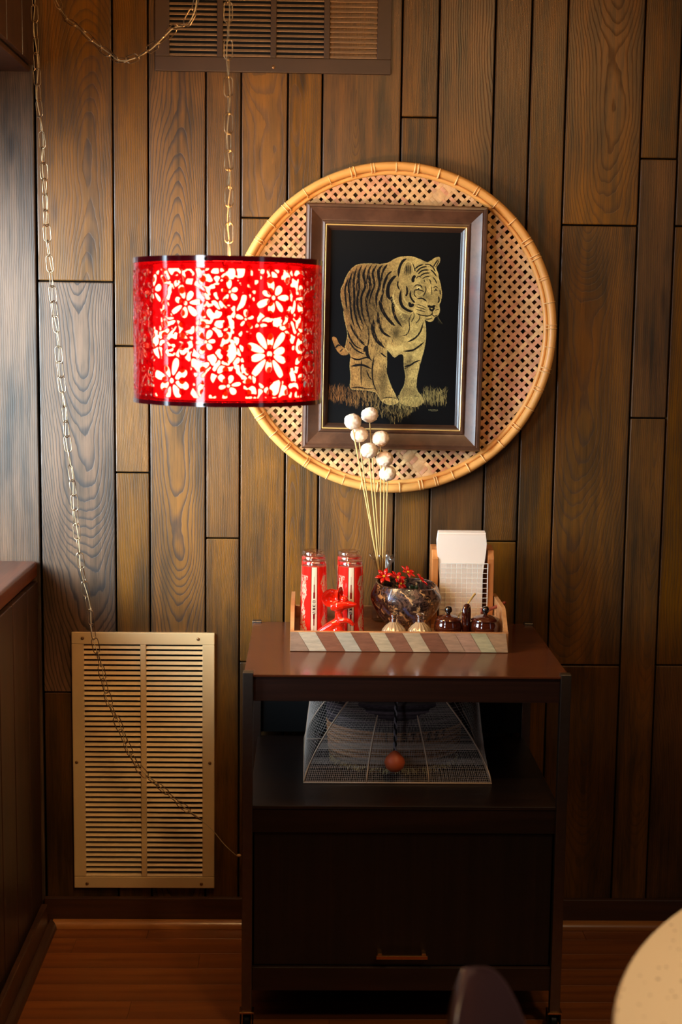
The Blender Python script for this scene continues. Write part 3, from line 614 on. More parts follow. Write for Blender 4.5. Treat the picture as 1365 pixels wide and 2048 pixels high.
# ================================================================== PENDANT LAMP
LC = aty(456, 670, -.62); LR = .1865
lx, ly = LC.x, -.62
ztop, zbot = 1.652, 1.3715
lamp = empty('pendant_lamp', (lx, ly, zbot), label='lit drum pendant lamp with red cut-out floral acrylic shade', cat='lamp')
LH = ztop-zbot
def shell():
    rng = np.random.default_rng(11)
    U, V = 760, 176; circ = 2*pi*LR
    z = np.linspace(.0, LH, V); u = np.arange(U)*circ/U
    # organic openings: warped irregular cells, shrunk to leave ribs
    UU, ZZ = np.meshgrid(u, z)
    def band(k0, w_):
        fy = np.fft.fftfreq(V, LH/V)[:, None]; fx = np.fft.fftfreq(U, circ/U)[None]; kr = np.hypot(fx, fy)
        sp = np.fft.fft2(rng.standard_normal((V, U)))*np.exp(-((kr-k0)/w_)**2); q = np.real(np.fft.ifft2(sp)); return q/q.std()
    wu, wz = UU+band(26, 12)*.0042, ZZ+band(26, 12)*.0042
    pts = []; cs = .0195
    for a in range(int(circ/cs)):
        for b in range(int(LH/cs)+2): pts.append(((a+.5+rng.uniform(-.42, .42))*circ/int(circ/cs), (b+.5*(a % 2)+rng.uniform(-.42, .42))*cs))
    d1 = np.full(UU.shape, 9.); d2 = np.full(UU.shape, 9.); own = np.zeros(UU.shape, int)
    for k, (a, b) in enumerate(pts):
        d = np.hypot((wu-a+circ/2) % circ-circ/2, (wz-b)*.8); lt = d < d1
        d2 = np.where(lt, d1, np.minimum(d2, d)); own = np.where(lt, k, own); d1 = np.where(lt, d, d1)
    on = rng.random(len(pts)) < .74
    fld = np.where(on[own], (d2-d1)/2-.0022, -.003)
    fld = np.maximum(fld, np.where(band(60, 16) > 1.25, .0006, -1)*1.0)
    fld = np.minimum(fld, .004)
    def du(c): return (UU-c+circ/2) % circ-circ/2
    def from_px(x, y):  # place on the front of the drum
        th = math.asin(max(-1, min(1, (x-456)/188.))); return (circ*.75+th*LR) % circ, (818-y)/296.*LH
    def flower(x, y, Rf, k, r0, ln=.62, wd=.17, seed=0):
        nonlocal fld
        cu, cz = from_px(x, y) if y is not None else x
        a, b = du(cu), ZZ-cz; rr = np.hypot(a, b)
        th = np.arctan2(b, a)-r0; dd = np.full(a.shape, -1.)
        for q in range(k):
            g = r0+2*pi*q/k; jl = 1+.22*sin(q*2.7+seed); ex = Rf*.56*jl; c, s = cos(g), sin(g)
            p = (a*c+b*s)-ex; o = -a*s+b*c; e1, e2 = Rf*.34*jl, Rf*min(wd*(1+.25*cos(q*1.9+seed)), 1.35/k)
            dd = np.maximum(dd, (1-np.sqrt((p/e1)**2+(o/(e2*(1+.25*p/e1)))**2))*min(e1, e2))
        dd = np.maximum(dd, Rf*.11-rr)
        near = Rf*1.02-rr; fld = np.where(near > 0, dd, np.minimum(fld, np.where(near > -.0022, -near-.0022, fld)))
        return
    for a in ((545, 713, .050, 10, .25), (358, 768, .044, 8, .5), (386, 615, .034, 7, .1), (552, 602, .036, 7, .9), (468, 776, .026, 6, .2), (292, 700, .04, 9, 0), (470, 592, .022, 5, .4), (425, 690, .024, 6, .1), (620, 760, .036, 8, 0), (500, 645, .02, 5, .3), (320, 590, .03, 6, .3)):
        flower(a[0], a[1], a[2], a[3], a[4], seed=a[0])
    for k in range(26):
        cu = rng.random()*circ; cz = rng.uniform(.04, LH-.04)
        if circ*.5 < cu < circ: continue
        flower((cu, cz), None, rng.uniform(.022, .042), int(rng.integers(5, 10)), rng.random()*3, seed=k)
    lo, hi = .0165, LH-.024
    edge = np.minimum(ZZ-lo, hi-ZZ); fld = np.minimum(fld, edge)
    f = -fld  # >0 is acrylic
    verts = []; faces = []; vid = {}; em = {}
    def P(i, j): # i col, j row
        k = (i % U, j)
        if k not in vid: vid[k] = len(verts); verts.append((u[k[0]], z[j]))
        return vid[k]
    def E(i, j, i2, j2):
        k = (i % U, j, i2 % U, j2)
        if k not in em:
            a, b = f[j, i % U], f[j2, i2 % U]; t_ = a/(a-b); t_ = min(max(t_, .04), .96); uu = u[i % U]
            em[k] = len(verts); verts.append((uu+(circ/U*t_ if i2 != i else 0), z[j]+(z[j2]-z[j])*t_ if j2 != j else z[j]))
        return em[k]
    S_ = f > 0
    for j in range(V-1):
        for i in range(U):
            i2 = i+1; q = (S_[j, i], S_[j, i2 % U], S_[j+1, i2 % U], S_[j+1, i])
            if not any(q): continue
            if all(q): faces.append((P(i, j), P(i2, j), P(i2, j+1), P(i, j+1))); continue
            c_ = ((i, j), (i2, j), (i2, j+1), (i, j+1)); poly = []
            for k in range(4):
                a, b = c_[k], c_[(k+1) % 4]
                if q[k]: poly.append(P(*a))
                if q[k] != q[(k+1) % 4]:
                    poly.append(E(*a, *b) if a <= b else E(*b, *a))
            if len(poly) >= 3: faces.append(tuple(poly))
    V3 = [(LR*cos(a/LR), LR*sin(a/LR), b) for a, b in verts]
    me = bpy.data.meshes.new('shade'); me.from_pydata(V3, [], faces); me.update(); return me
me = shell()
o = place('shade', me, 'acrylic', lamp, (0, 0, 0), True, label='red translucent acrylic drum cut with flowers and leaves')
so = o.modifiers.new('thickness', 'SOLIDIFY'); so.thickness = .0022; so.offset = -1
def ring(r0, r1, z0, z1, n=96): return [(r0, z0), (r1, z0), (r1, z1), (r0, z1), (r0, z0)]
MB().lathe(ring(LR-.0035, LR+.0012, LH-.0105, LH), 96, cap=False).build('rim_band', 'acrylicband', lamp, smooth='auto')
MB().lathe(ring(LR-.0035, LR+.0012, .0, .0085), 96, cap=False).build('rim_band', 'acrylicband', lamp, smooth='auto')
RD = .1475
MB().lathe(ring(RD-.0015, RD, .010, LH-.013), 72, cap=False).build('diffuser', 'diffuser', lamp, smooth='auto', label='glowing cream inner drum')
bead = MB().sphere((0, 0, 0), (.0066, .0066, .0072), 8, 6); bme = bpy.data.meshes.new('bead'); bme.from_pydata(bead.v, [], bead.f); bme.materials.append(M['beadred'])
for k in range(24):
    a = -pi/2+radians(1.9+15*k-180); rb = .166
    st = MB().tube([(0, 0, .012), (0, 0, LH-.012)], .0004, 4).build('bead_strand', 'cord', lamp, (rb*cos(a), rb*sin(a), 0))
    for j in range(12): place('bead', bme, None, st, (0, 0, .026+j*.0212), True)
m = MB()
for k in range(3): a = pi/6+k*2*pi/3; m.tube([(0, 0, LH-.05), (.04*cos(a), .04*sin(a), LH-.03), ((LR-.003)*cos(a), (LR-.003)*sin(a), LH-.012)], .0018, 6)
m.build('spider_frame', 'brass', lamp, smooth=True)
MB().lathe([(.008, LH-.02), (.014, LH-.028), (.016, LH-.05), (.018, LH-.085), (.017, LH-.09)], 20).build('socket', 'brass', lamp, smooth='auto')
MB().lathe([(.012, LH-.09), (.014, LH-.10), (.026, LH-.13), (.030, LH-.15), (.026, LH-.172), (.014, LH-.184), (.001, LH-.188)], 20).build('bulb', 'bulb', lamp, smooth=True)
for px_ in (425, 423):
    a = -pi/2+math.asin((px_-456)/188.)
    MB().sphere(((LR+.001)*cos(a), (LR+.001)*sin(a), LH-.006 if px_ == 425 else .004), .003, 8, 6).build('rivet', 'blackmetal', lamp, smooth=True)
lp = bpy.data.lights.new('lamp_bulb_light', 'POINT'); lp.energy = 16; lp.color = (1, .60, .26); lp.shadow_soft_size = .03
lo = bpy.data.objects.new('lamp_bulb_light', lp); COL.objects.link(lo); lo.location = (lx, ly, ztop-.02)
lp2 = bpy.data.lights.new('lamp_bulb_light', 'POINT'); lp2.energy = 4; lp2.color = (1, .60, .26); lp2.shadow_soft_size = .03
lo = bpy.data.objects.new('lamp_bulb_light', lp2); COL.objects.link(lo); lo.location = (lx, ly, zbot+.03)

# ================================================================== CHAINS
def stadium(L=.0395, Wd=.0165, n=7):
    r = Wd/2; h = L/2-r; pts = []
    for i in range(n+1): a = pi*i/n; pts.append((r*cos(a), 0, h+r*sin(a)))
    for i in range(n+1): a = pi+pi*i/n; pts.append((r*cos(a), 0, -h+r*sin(a)))
    return pts
lk = MB().tube(stadium(), .0011, 6, True); lme = bpy.data.meshes.new('link'); lme.from_pydata(lk.v, [], lk.f); lme.materials.append(M['chain']); lme.shade_smooth()
def resample(P, step):
    P = [Vector(p) for p in P]; out = [P[0].copy()]; need = step
    for a, b in zip(P, P[1:]):
        L = (b-a).length; pos = 0
        while L-pos >= need: pos += need; out.append(a.lerp(b, pos/L)); need = step
        need -= L-pos
    return out
def run_links(parent, P, jit=.35):
    pts = resample([Vector(tuple(q)) for q in smooth_pts([tuple(p) for p in P], 12, False)], .0350)
    for i in range(len(pts)-1):
        c_ = (pts[i]+pts[i+1])/2; d = (pts[i+1]-pts[i]).normalized()
        q = Vector((0, 0, 1)).rotation_difference(d).to_matrix() @ Matrix.Rotation((i % 2)*pi/2+.25+R.uniform(-jit, jit), 3, 'Z')
        o = place('link', lme, None, parent); o.matrix_local = Matrix.Translation(c_) @ q.to_4x4()
    return pts
def wound(pts, r=.0032, n=4):
    out = []
    for i, p in enumerate(pts): out.append(p+Vector((r*cos(i*1.4), r*sin(i*1.4), 0)))
    return out
ch = empty('swag_chain', (0, 0, 0), label='long aged brass chain swagged from the ceiling, one end holding the red lamp', cat='chain')
A = Vector((lx, ly, 2.585)); B = Vector((-.645, -.12, 2.585))
p1 = run_links(ch, [(lx, ly, ztop-.035), (lx+.002, ly, ztop+.1), (lx-.001, ly, 2.1), A])
p2 = run_links(ch, [A, aty(395, -8, -.55), aty(350, 55, -.50), aty(300, 98, -.43), aty(250, 122, -.37), aty(215, 106, -.32), aty(165, 60, -.26), aty(112, -5, -.2), B])
long_px = [(68, 0), (72, 100), (77, 200), (86, 300), (92, 430), (97, 500), (104, 570), (113, 660), (121, 740), (130, 830), (139, 920), (149, 1000), (155, 1080), (168, 1160), (181, 1230), (188, 1275), (203, 1340), (217, 1400), (240, 1455), (258, 1500), (280, 1540), (310, 1565), (345, 1595), (385, 1628), (402, 1640)]
p3 = run_links(ch, [B]+[aty(x, y, -.12 if y < 1300 else -.12+.08*(y-1300)/400) for x, y in long_px], .5)
MB().tube(smooth_pts([tuple(p) for p in wound(p1[1:])], 4, False), .0010, 6).build('cord', 'cord', ch, smooth=True)
MB().tube(smooth_pts([tuple(p) for p in wound(p2)], 4, False), .0010, 6).build('cord', 'cord', ch, smooth=True)
tail_ = [aty(x, y, -.045+.02*(x-402)/76) for x, y in ((402, 1640), (425, 1660), (450, 1690), (474, 1712))]
MB().tube(smooth_pts([tuple(p) for p in wound(p3)+tail_], 4, False), .0010, 6).build('cord', 'cord', ch, smooth=True)
MB().sphere(tuple(aty(478, 1711, -.024)), (.0065, .006, .0035), 10, 6).build('end_clip', 'clay', ch, smooth=True)
for P in (A, B):
    h = MB().tube([(0, 0, .018), (0, 0, .008), (.007, 0, .002), (.008, 0, -.006), (0, 0, -.011), (-.006, 0, -.007)], .0018, 8); h.lathe([(.010, .013), (.008, .017)], 14)
    tag(h.build('ceiling_hook', 'brass', None, tuple(P), smooth='auto'), 'brass ceiling hook carrying the chain above the red lamp' if P is A else 'brass ceiling hook carrying the chain beside the window', 'hook')

# ================================================================== CART
CX0, CX1, CYF, CYB = -.133, .559, -.570, -.030
cart = empty('bar_cart', ((CX0+CX1)/2, (CYF+CYB)/2, 0), label='dark brown wooden bar cart with steel corner posts against the plank wall', cat='cart')
cx, cy = (CX0+CX1)/2, (CYF+CYB)/2
def cp(name, m, mat, **k):
    m.v = [(x-cx, y-cy, z) for x, y, z in m.v]; return m.build(name, mat, cart, **k)
PS = .022
for x in (CX0+PS/2, CX1-PS/2):
    for y in (CYF+PS/2, CYB-PS/2): cp('post', MB().box((x, y, .4275), (PS, PS, .751)), 'steel', bevel=.0012)
for x in (CX0+PS/2, CX1-PS/2):
    for y in (CYF+PS/2, CYB-PS/2):
        cp('post_cap', MB().box((x, y, .0495), (PS+.010, PS+.006, .004)), 'brass', bevel=.001)
        m = MB().lathe([(.017, -.0085), (.021, -.005), (.021, .005), (.017, .0085)], 20, Matrix.Translation((x, y+.012, .0215)) @ Matrix.Rotation(pi/2, 4, 'Y'))
        m.box((x-.013, y+.006, .034), (.003, .026, .028)); m.box((x+.013, y+.006, .034), (.003, .026, .028)); cp('caster', m, 'blackmetal', smooth='auto')
cp('top', MB().box(((CX0+CX1)/2, (CYF+CYB)/2, .7955), (CX1-CX0-.004, CYB-CYF-.006, .005)), 'carttop', bevel=.001)
cp('top_apron', MB().box(((CX0+CX1)/2, (CYF+CYB)/2+.002, .766), (CX1-CX0-2*PS, CYB-CYF-.016, .053)), 'cartedge', bevel=.001)
cp('shelf', MB().box(((CX0+CX1)/2, (CYF+CYB)/2, .5075), (CX1-CX0-.006-PS, CYB-CYF-.018, .007)), 'cartshelf', bevel=.001)
cp('shelf_apron', MB().box(((CX0+CX1)/2, (CYF+CYB)/2, .477), (CX1-CX0-2*PS, CYB-CYF-.024, .052)), 'cartshelf', bevel=.001)
cp('back_panel', MB().box(((CX0+CX1)/2, CYB-.012, .63), (CX1-CX0-2*PS, .006, .215)), 'black')
for x in (CX0+.016, CX1-.016): cp('side_panel', MB().box((x, (CYF+CYB)/2, .272), (.012, CYB-CYF-2*PS, .355)), 'cartdark', bevel=.001)
cp('rear_panel', MB().box(((CX0+CX1)/2, CYB-.02, .272), (CX1-CX0-2*PS, .008, .355)), 'cartdark')
cp('bottom_board', MB().box(((CX0+CX1)/2, (CYF+CYB)/2, .122), (CX1-CX0-2*PS, CYB-CYF-.02, .052)), 'cartshelf', bevel=.001)
dr = cp('door', MB().box(((CX0+CX1)/2, CYF+.026, .2995), (CX1-CX0-2*PS-.006, .014, .298)), 'cartdark', bevel=.0012)
hm = MB(); hx0, hx1, hz = .157, .268, .178
hm.box(((hx0+hx1)/2, CYF-.002, hz), (hx1-hx0, .008, .008))
for x in (hx0+.008, hx1-.008): hm.box((x, CYF+.009, hz+.004), (.010, .020, .006))
hm.v = [(x-cx, y-cy, z) for x, y, z in hm.v]; hm.build('handle', 'brass', dr, bevel=.001, label='thin copper coloured bar handle')

# ---- food cover on the shelf
SZ = .5115
q0, q1 = atz(608, 1562, SZ), atz(985, 1573, SZ)
fx0, fx1, fy0 = q0.x, q1.x, (q0.y+q1.y)/2; fy1 = -.075; fzc = .20
fc = empty('food_cover', ((fx0+fx1)/2, fy0, SZ), label='white net food cover with wire ribs on the cart shelf', cat='food cover')
fw = (fx1-fx0); fd = fy1-fy0
def fcp(u, v, h):   # u,v in 0..1 at base, h 0..1 height: sides lean inward with a bulge
    k = 1-(.60-.50*sin(pi*v)**.6)*h**1.45; x = (u-.5)*fw*k; y = fd/2+(v-.5)*fd*(1-.55*h**1.6); return (x, y, .002+h*fzc)
wires = [[fcp(u, v, h/10) for h in range(11)] for u, v in ((0, 0), (1/3, 0), (2/3, 0), (1, 0), (0, 1), (1, 1), (0, .5), (1, .5))]
for wv in wires: MB().tube(wv, .0016, 6).build('rib', 'coverwire', fc, smooth=True)
base = [fcp(0, 0, 0), fcp(1, 0, 0), fcp(1, 1, 0), fcp(0, 1, 0)]
MB().tube(base, .0022, 6, True).build('base_wire', 'coverwire', fc, smooth=True)
MB().tube([fcp(0, 0, 1), fcp(1, 0, 1), fcp(1, 1, 1), fcp(0, 1, 1)], .0016, 6, True).build('top_wire', 'coverwire', fc, smooth=True)
net = MB()
def ribbon(P, w_=.0003):
    net.tube(P, w_, 3)
def side(fn, n1, n2, jit=.15):
    for i in range(1, n1):
        a = (i+R.uniform(-jit, jit))/n1; ribbon([fn(a, h/6) for h in range(7)])
    for i in range(1, n2):
        h = (i+R.uniform(-jit, jit))/n2; ribbon([fn(a/6, h) for a in range(7)])
side(lambda a, h: fcp(a, 0, h), 96, 44); side(lambda a, h: fcp(0, a, h), 40, 40); side(lambda a, h: fcp(1, a, h), 40, 40)
for i in range(10): h = .21+i*.006; ribbon([fcp(a/6, 0, h) for a in range(7)], .0003)
for i in range(12): h = .36+i*.0055; ribbon([fcp(a/6, 0, h) for a in range(7)], .0003)
no = net.build('net', 'thread', fc, kind='stuff')
bp = aty(790, 1524, fy0-.012)
tm = MB()
for s_ in (0, pi):
    tm = MB(); top = aty(793, 1404, fy0+.02); P = []
    for i in range(60):
        t_ = i/59; c_ = top.lerp(bp+Vector((0, 0, .022)), t_); a = t_*26+s_; P.append((c_.x-fc.location.x+.0022*cos(a), c_.y-fc.location.y+.0022*sin(a), c_.z-fc.location.z))
    tm.tube(P, .0021, 6).build('pull_cord', 'rope' if s_ == 0 else 'ropedark', fc, smooth=True)
MB().lathe([(.0005, .027), (.005, .025), (.010, .021), (.020, .010), (.0235, 0), (.020, -.012), (.012, -.020), (.0005, -.023)], 20).build('pull_bead', 'orangewood', fc, tuple(bp-fc.location), smooth=True, label='round orange wooden bead')
# ---- basket under the cover
def woven():
    n, mR = 240, 90; rng = np.random.default_rng(3); vs = []; cs = []
    th = np.linspace(0, 2*pi, n, endpoint=False); hts = np.linspace(0, .165, mR)
    img_ = np.zeros((mR, n, 3)); T = {'S': ["111", "100", "111", "001", "111"], 'T': ["111", "010", "010", "010", "010"], 'R': ["110", "101", "110", "101", "101"], 'E': ["111", "100", "110", "100", "111"], 'I': ["010"]*5}
    for j, h in enumerate(hts):
        coil = sin(h*520)*.5+.5
        base = np.array((122, 82, 46)) if h < .035 else (np.array((168, 116, 78)) if h < .103 else np.array((66, 56, 60)))
        base = base*(.75+.35*coil); img_[j] = base*(1+.25*(rng.random((n, 1))-.5))
        if h > .103 and int((h-.103)/.012) % 2: img_[j] *= 1.45
    word = "I STREET"; x0 = int(n*.722); cw = 1
    for k, c_ in enumerate(word):
        if c_ in T:
            for r_ in range(5):
                for q in range(3):
                    if T[c_][r_][q] == '1':
                        jj = int((.100-.0036*r_)/.165*mR); ii = x0+k*5+q*1
                        img_[jj-2:jj+1, ii:ii+1] = (50, 28, 18)
    for j, h in enumerate(hts):
        r = .150+.008*sin(min(1, h/.13)*pi/2)+.0016*sin(h*520)
        if h < .02: r = .150-.02*(1-h/.02)
        for i in range(n): vs.append((r*cos(th[i])*1.0, r*.78*sin(th[i]), h))
    vs = np.array(vs); idx = np.arange(mR*n).reshape(mR, n); nx = np.roll(idx, -1, 1)
    fq = np.stack([idx[:-1], nx[:-1], nx[1:], idx[1:]], -1).reshape(-1, 4)
    me = grid_mesh('woven_basket', vs, fq); set_cols(me, lin(img_)); return me
wbp = Vector(((fx0+fx1)/2, (fy0+fy1)/2+.0, SZ+.001))
wk = empty('woven_basket', tuple(wbp), label='round brown and grey woven basket standing inside the net food cover', cat='basket')
place('basket_wall', woven(), 'basketv', wk, smooth=True)
MB().lathe([(.158, .162), (.155, .168), (.10, .176), (.001, .180)], 48, Matrix.Diagonal((1, .78, 1, 1)), cap=False).build('basket_lid', plain('grey_brown_fibre', (96, 82, 80), .9, 0, .35, 60, .4), wk, smooth=True)
MB().lathe([(.0, .002), (.13, .002), (.13, .006), (0, .006)], 48, Matrix.Diagonal((1, .78, 1, 1))).build('basket_base', 'clay', wk)
fr_ = MB()
for i in range(420):
    a = R.uniform(pi, 2*pi); r = .139+R.uniform(0, .007); z0 = R.uniform(.0015, .018); fr_.tube([(r*cos(a), r*.78*sin(a), z0+.008), ((r+.006)*cos(a+R.uniform(-.02, .02)), (r+.006)*.78*sin(a), z0)], .0007, 3)
fr_.build('fringe', 'stem', wk, kind='stuff')

# ================================================================== TRAY AND WHAT STANDS ON IT
TX0, TX1, TYF, TYB, TZ = -.037, .455, -.352, -.045, .7985
tray = empty('serving_tray', ((TX0+TX1)/2, (TYF+TYB)/2, TZ), label='rectangular wooden serving tray with diagonal inlaid strips on its edge', cat='tray')
tcx, tcy = (TX0+TX1)/2, (TYF+TYB)/2
def tp(name, m, mat, **k): m.v = [(x-tcx, y-tcy, z-TZ) for x, y, z in m.v]; return m.build(name, mat, tray, **k)
TF = TZ+.016
tp('base', MB().box((tcx, tcy, TZ+.008), (TX1-TX0-.004, TYB-TYF-.004, .016)), 'traywood', bevel=.001)
LT = .0455
tp('front_edge', MB().box((tcx, TYF+.0065, TZ+LT/2), (TX1-TX0, .009, LT)), 'traywood', bevel=.001)
tp('back_edge', MB().box((tcx, TYB-.005, TZ+LT/2), (TX1-TX0, .009, LT)), 'traywood', bevel=.001)
def endboard(x):
    n = 28; pr = []
    for i in range(n+1):
        t_ = i/n; y = TYF+.004+(TYB-TYF-.008)*t_; e = min(t_, 1-t_); h = LT+.046*min(1, max(0, (e-.03)/.17))**.8 if e > .03 else LT
        pr.append((y, h))
    vs = [(x+s_*.0045, y, TZ) for s_ in (-1, 1) for y, h in pr]+[(x+s_*.0045, y, TZ+h) for s_ in (-1, 1) for y, h in pr]; N = n+1; fs = []
    for i in range(n): fs += [(i, 2*N+i, 2*N+i+1, i+1), (N+i, N+i+1, 3*N+i+1, 3*N+i), (2*N+i, 3*N+i, 3*N+i+1, 2*N+i+1), (i, i+1, N+i+1, N+i)]
    fs += [(0, N, 3*N, 2*N), (n, 2*N+n, 3*N+n, N+n)]
    return MB().add(vs, fs)
tp('end_board', endboard(TX0+.0045), 'traywood', smooth='auto'); tp('end_board', endboard(TX1-.0045), 'traywood', smooth='auto')
cuts = [(50, (170, 140, 118)), (105, (208, 194, 170)), (205, (152, 100, 76)), (310, (196, 188, 168)), (405, (148, 98, 74)), (510, (212, 194, 160)), (600, (154, 106, 82)), (700, (206, 184, 150)), (800, (146, 96, 72)), (905, (186, 150, 122)), (1000, (196, 156, 130)), (1090, (204, 196, 156)), (1180, (196, 158, 120)), (1296, None)]
sc_ = (TX1-TX0)/(1300-50)
for (a, c_), (b, _) in zip(cuts, cuts[1:]):
    xa, xb = TX0+(a-50)*sc_, TX0+(b-50)*sc_; sh = .022; e = .0004
    cl = lambda v: min(max(v, TX0+.0005), TX1-.0005)
    z0, z1 = TZ+.001, TZ+LT-.0015
    q = [(cl(xa+e-(.004 if a > 50 else 0)), z1), (cl(xb-e-.004), z1), (cl(xb+sh-e), z0), (cl((xa+sh+e) if a > 50 else xa), z0)]
    vs = [(x, TYF+.0022, z) for x, z in q]+[(x, TYF-.0008, z) for x, z in q]
    o = tp('inlay_strip', MB().add(vs, [(4, 7, 6, 5), (0, 1, 2, 3)]+[(i, i+4, (i+1) % 4+4, (i+1) % 4) for i in range(4)]), 'inlay'); o.color = (*s2l(c_), 1)

# ---- tumblers
def tumbler():
    n, mR = 220, 130; H_ = .1665; rng = np.random.default_rng(2)
    th = np.linspace(0, 2*pi, n, endpoint=False); hs = np.linspace(0, H_, mR)
    U = (np.degrees(th)+90) % 360   # 0 = facing viewer
    U = np.where(U > 180, U-360, U)
    img_ = np.zeros((mR, n, 3)); img_[:] = (222, 34, 24)
    UU, HH = np.meshgrid(U, hs)
    nz = npnoise(mR, n, 5, rng)*.6+npnoise(mR, n, 2.2, rng)*.4
    for c_ in (-58, 58, 122, -122):
        wd = 17+5*np.sin(HH*150+c_)+6*np.sin(HH*61); k = (np.abs(UU-c_) < wd) & (HH > .018) & (HH < .146) & (nz > .42) & (np.abs(nz-.6) > .02); img_[k] = (206, 168, 142)
    for c_ in (0, 180):
        d = np.abs((UU-c_+180) % 360-180)
        img_[d < 13] = (214, 182, 150); img_[(d < 10)] = (228, 208, 180)
        img_[(d > 12) & (d < 15)] = (120, 20, 14)
        tri1 = (HH > .095) & (HH < .145) & (d < 4.5*(.145-HH)/.05); tri2 = (HH > .018) & (HH < .060) & (d < 4.5*(HH-.018)/.042)
        img_[tri1 | tri2] = (120, 14, 14)
    G_ = {'S': ["111", "100", "111", "001", "111"], 'N': ["101", "111", "111", "111", "101"], 'U': ["101", "101", "101", "101", "111"], 'O': ["111", "101", "101", "101", "111"]}
    for k, c_ in enumerate("OUNS"):
        for r_ in range(5):
            for q in range(3):
                if G_[c_][r_][q] == '1':
                    k2 = (np.abs(UU-(q-1)*3.6) < 1.9) & (np.abs(HH-(.090-k*.0085-r_*.0012)) < .0008); img_[k2] = (70, 40, 36)
    vs = []
    for h in hs:
        r = .0325-(.0325-.0275)*h/H_
        for t_ in th: vs.append((r*cos(t_), r*sin(t_), h+.0005))
    idx = np.arange(mR*n).reshape(mR, n); nx = np.roll(idx, -1, 1); fq = np.stack([idx[:-1], nx[:-1], nx[1:], idx[1:]], -1).reshape(-1, 4)
    me = grid_mesh('printed_wall', vs, fq); set_cols(me, lin(img_)); return me, H_
tme, TH = tumbler()
tum0 = empty('tumbler', (0, 0, 0), cat='glass', group='red printed tumblers on the tray')
place('printed_wall', tme, 'glaze_print', tum0, smooth=True)
MB().lathe([(.0272, TH-.001), (.0270, TH+.009), (.0255, TH+.0135), (.022, TH+.0145), (.020, TH+.011), (.012, TH+.009), (.001, TH+.009)], 40, cap=False).build('glass_base', 'clearglass', tum0, smooth=True)
MB().lathe([(.0275, TH-.002), (.0265, TH+.0005), (.015, TH+.002), (.0005, TH+.002)], 32, cap=False).build('inner_base', plain('red_tinted_glass', (178, 66, 52), .1, 0, .2, 60, coat=.5), tum0, smooth=True)
lab = ['red printed tumbler upside down, first of the row at the tray end', 'red printed tumbler upside down, middle of the row at the tray end', 'red printed tumbler upside down, rearmost of the row at the tray end',
       'red printed tumbler upside down, front of the row beside the shell bowl', 'red printed tumbler upside down, middle of the row beside the shell bowl', 'red printed tumbler upside down, rearmost of the row beside the shell bowl']
k = 0
for (fx_, rowx) in ((629, 0), (702, 1)):
    for j, (Yg, off) in enumerate(((-.277, 0), (-.2095, -.001), (-.142, -.002))):
        X = aty(fx_, 1200, Yg).x*.35+aty(fx_, 1200, -.277).x*.65+off
        o = tum0 if k == 0 else copy_tree(tum0)
        o.location = (X-.0005, Yg, TF+.0003); o.rotation_euler.z = (0, .3, -.5)[j]*1.0; o['label'] = lab[k]; k += 1

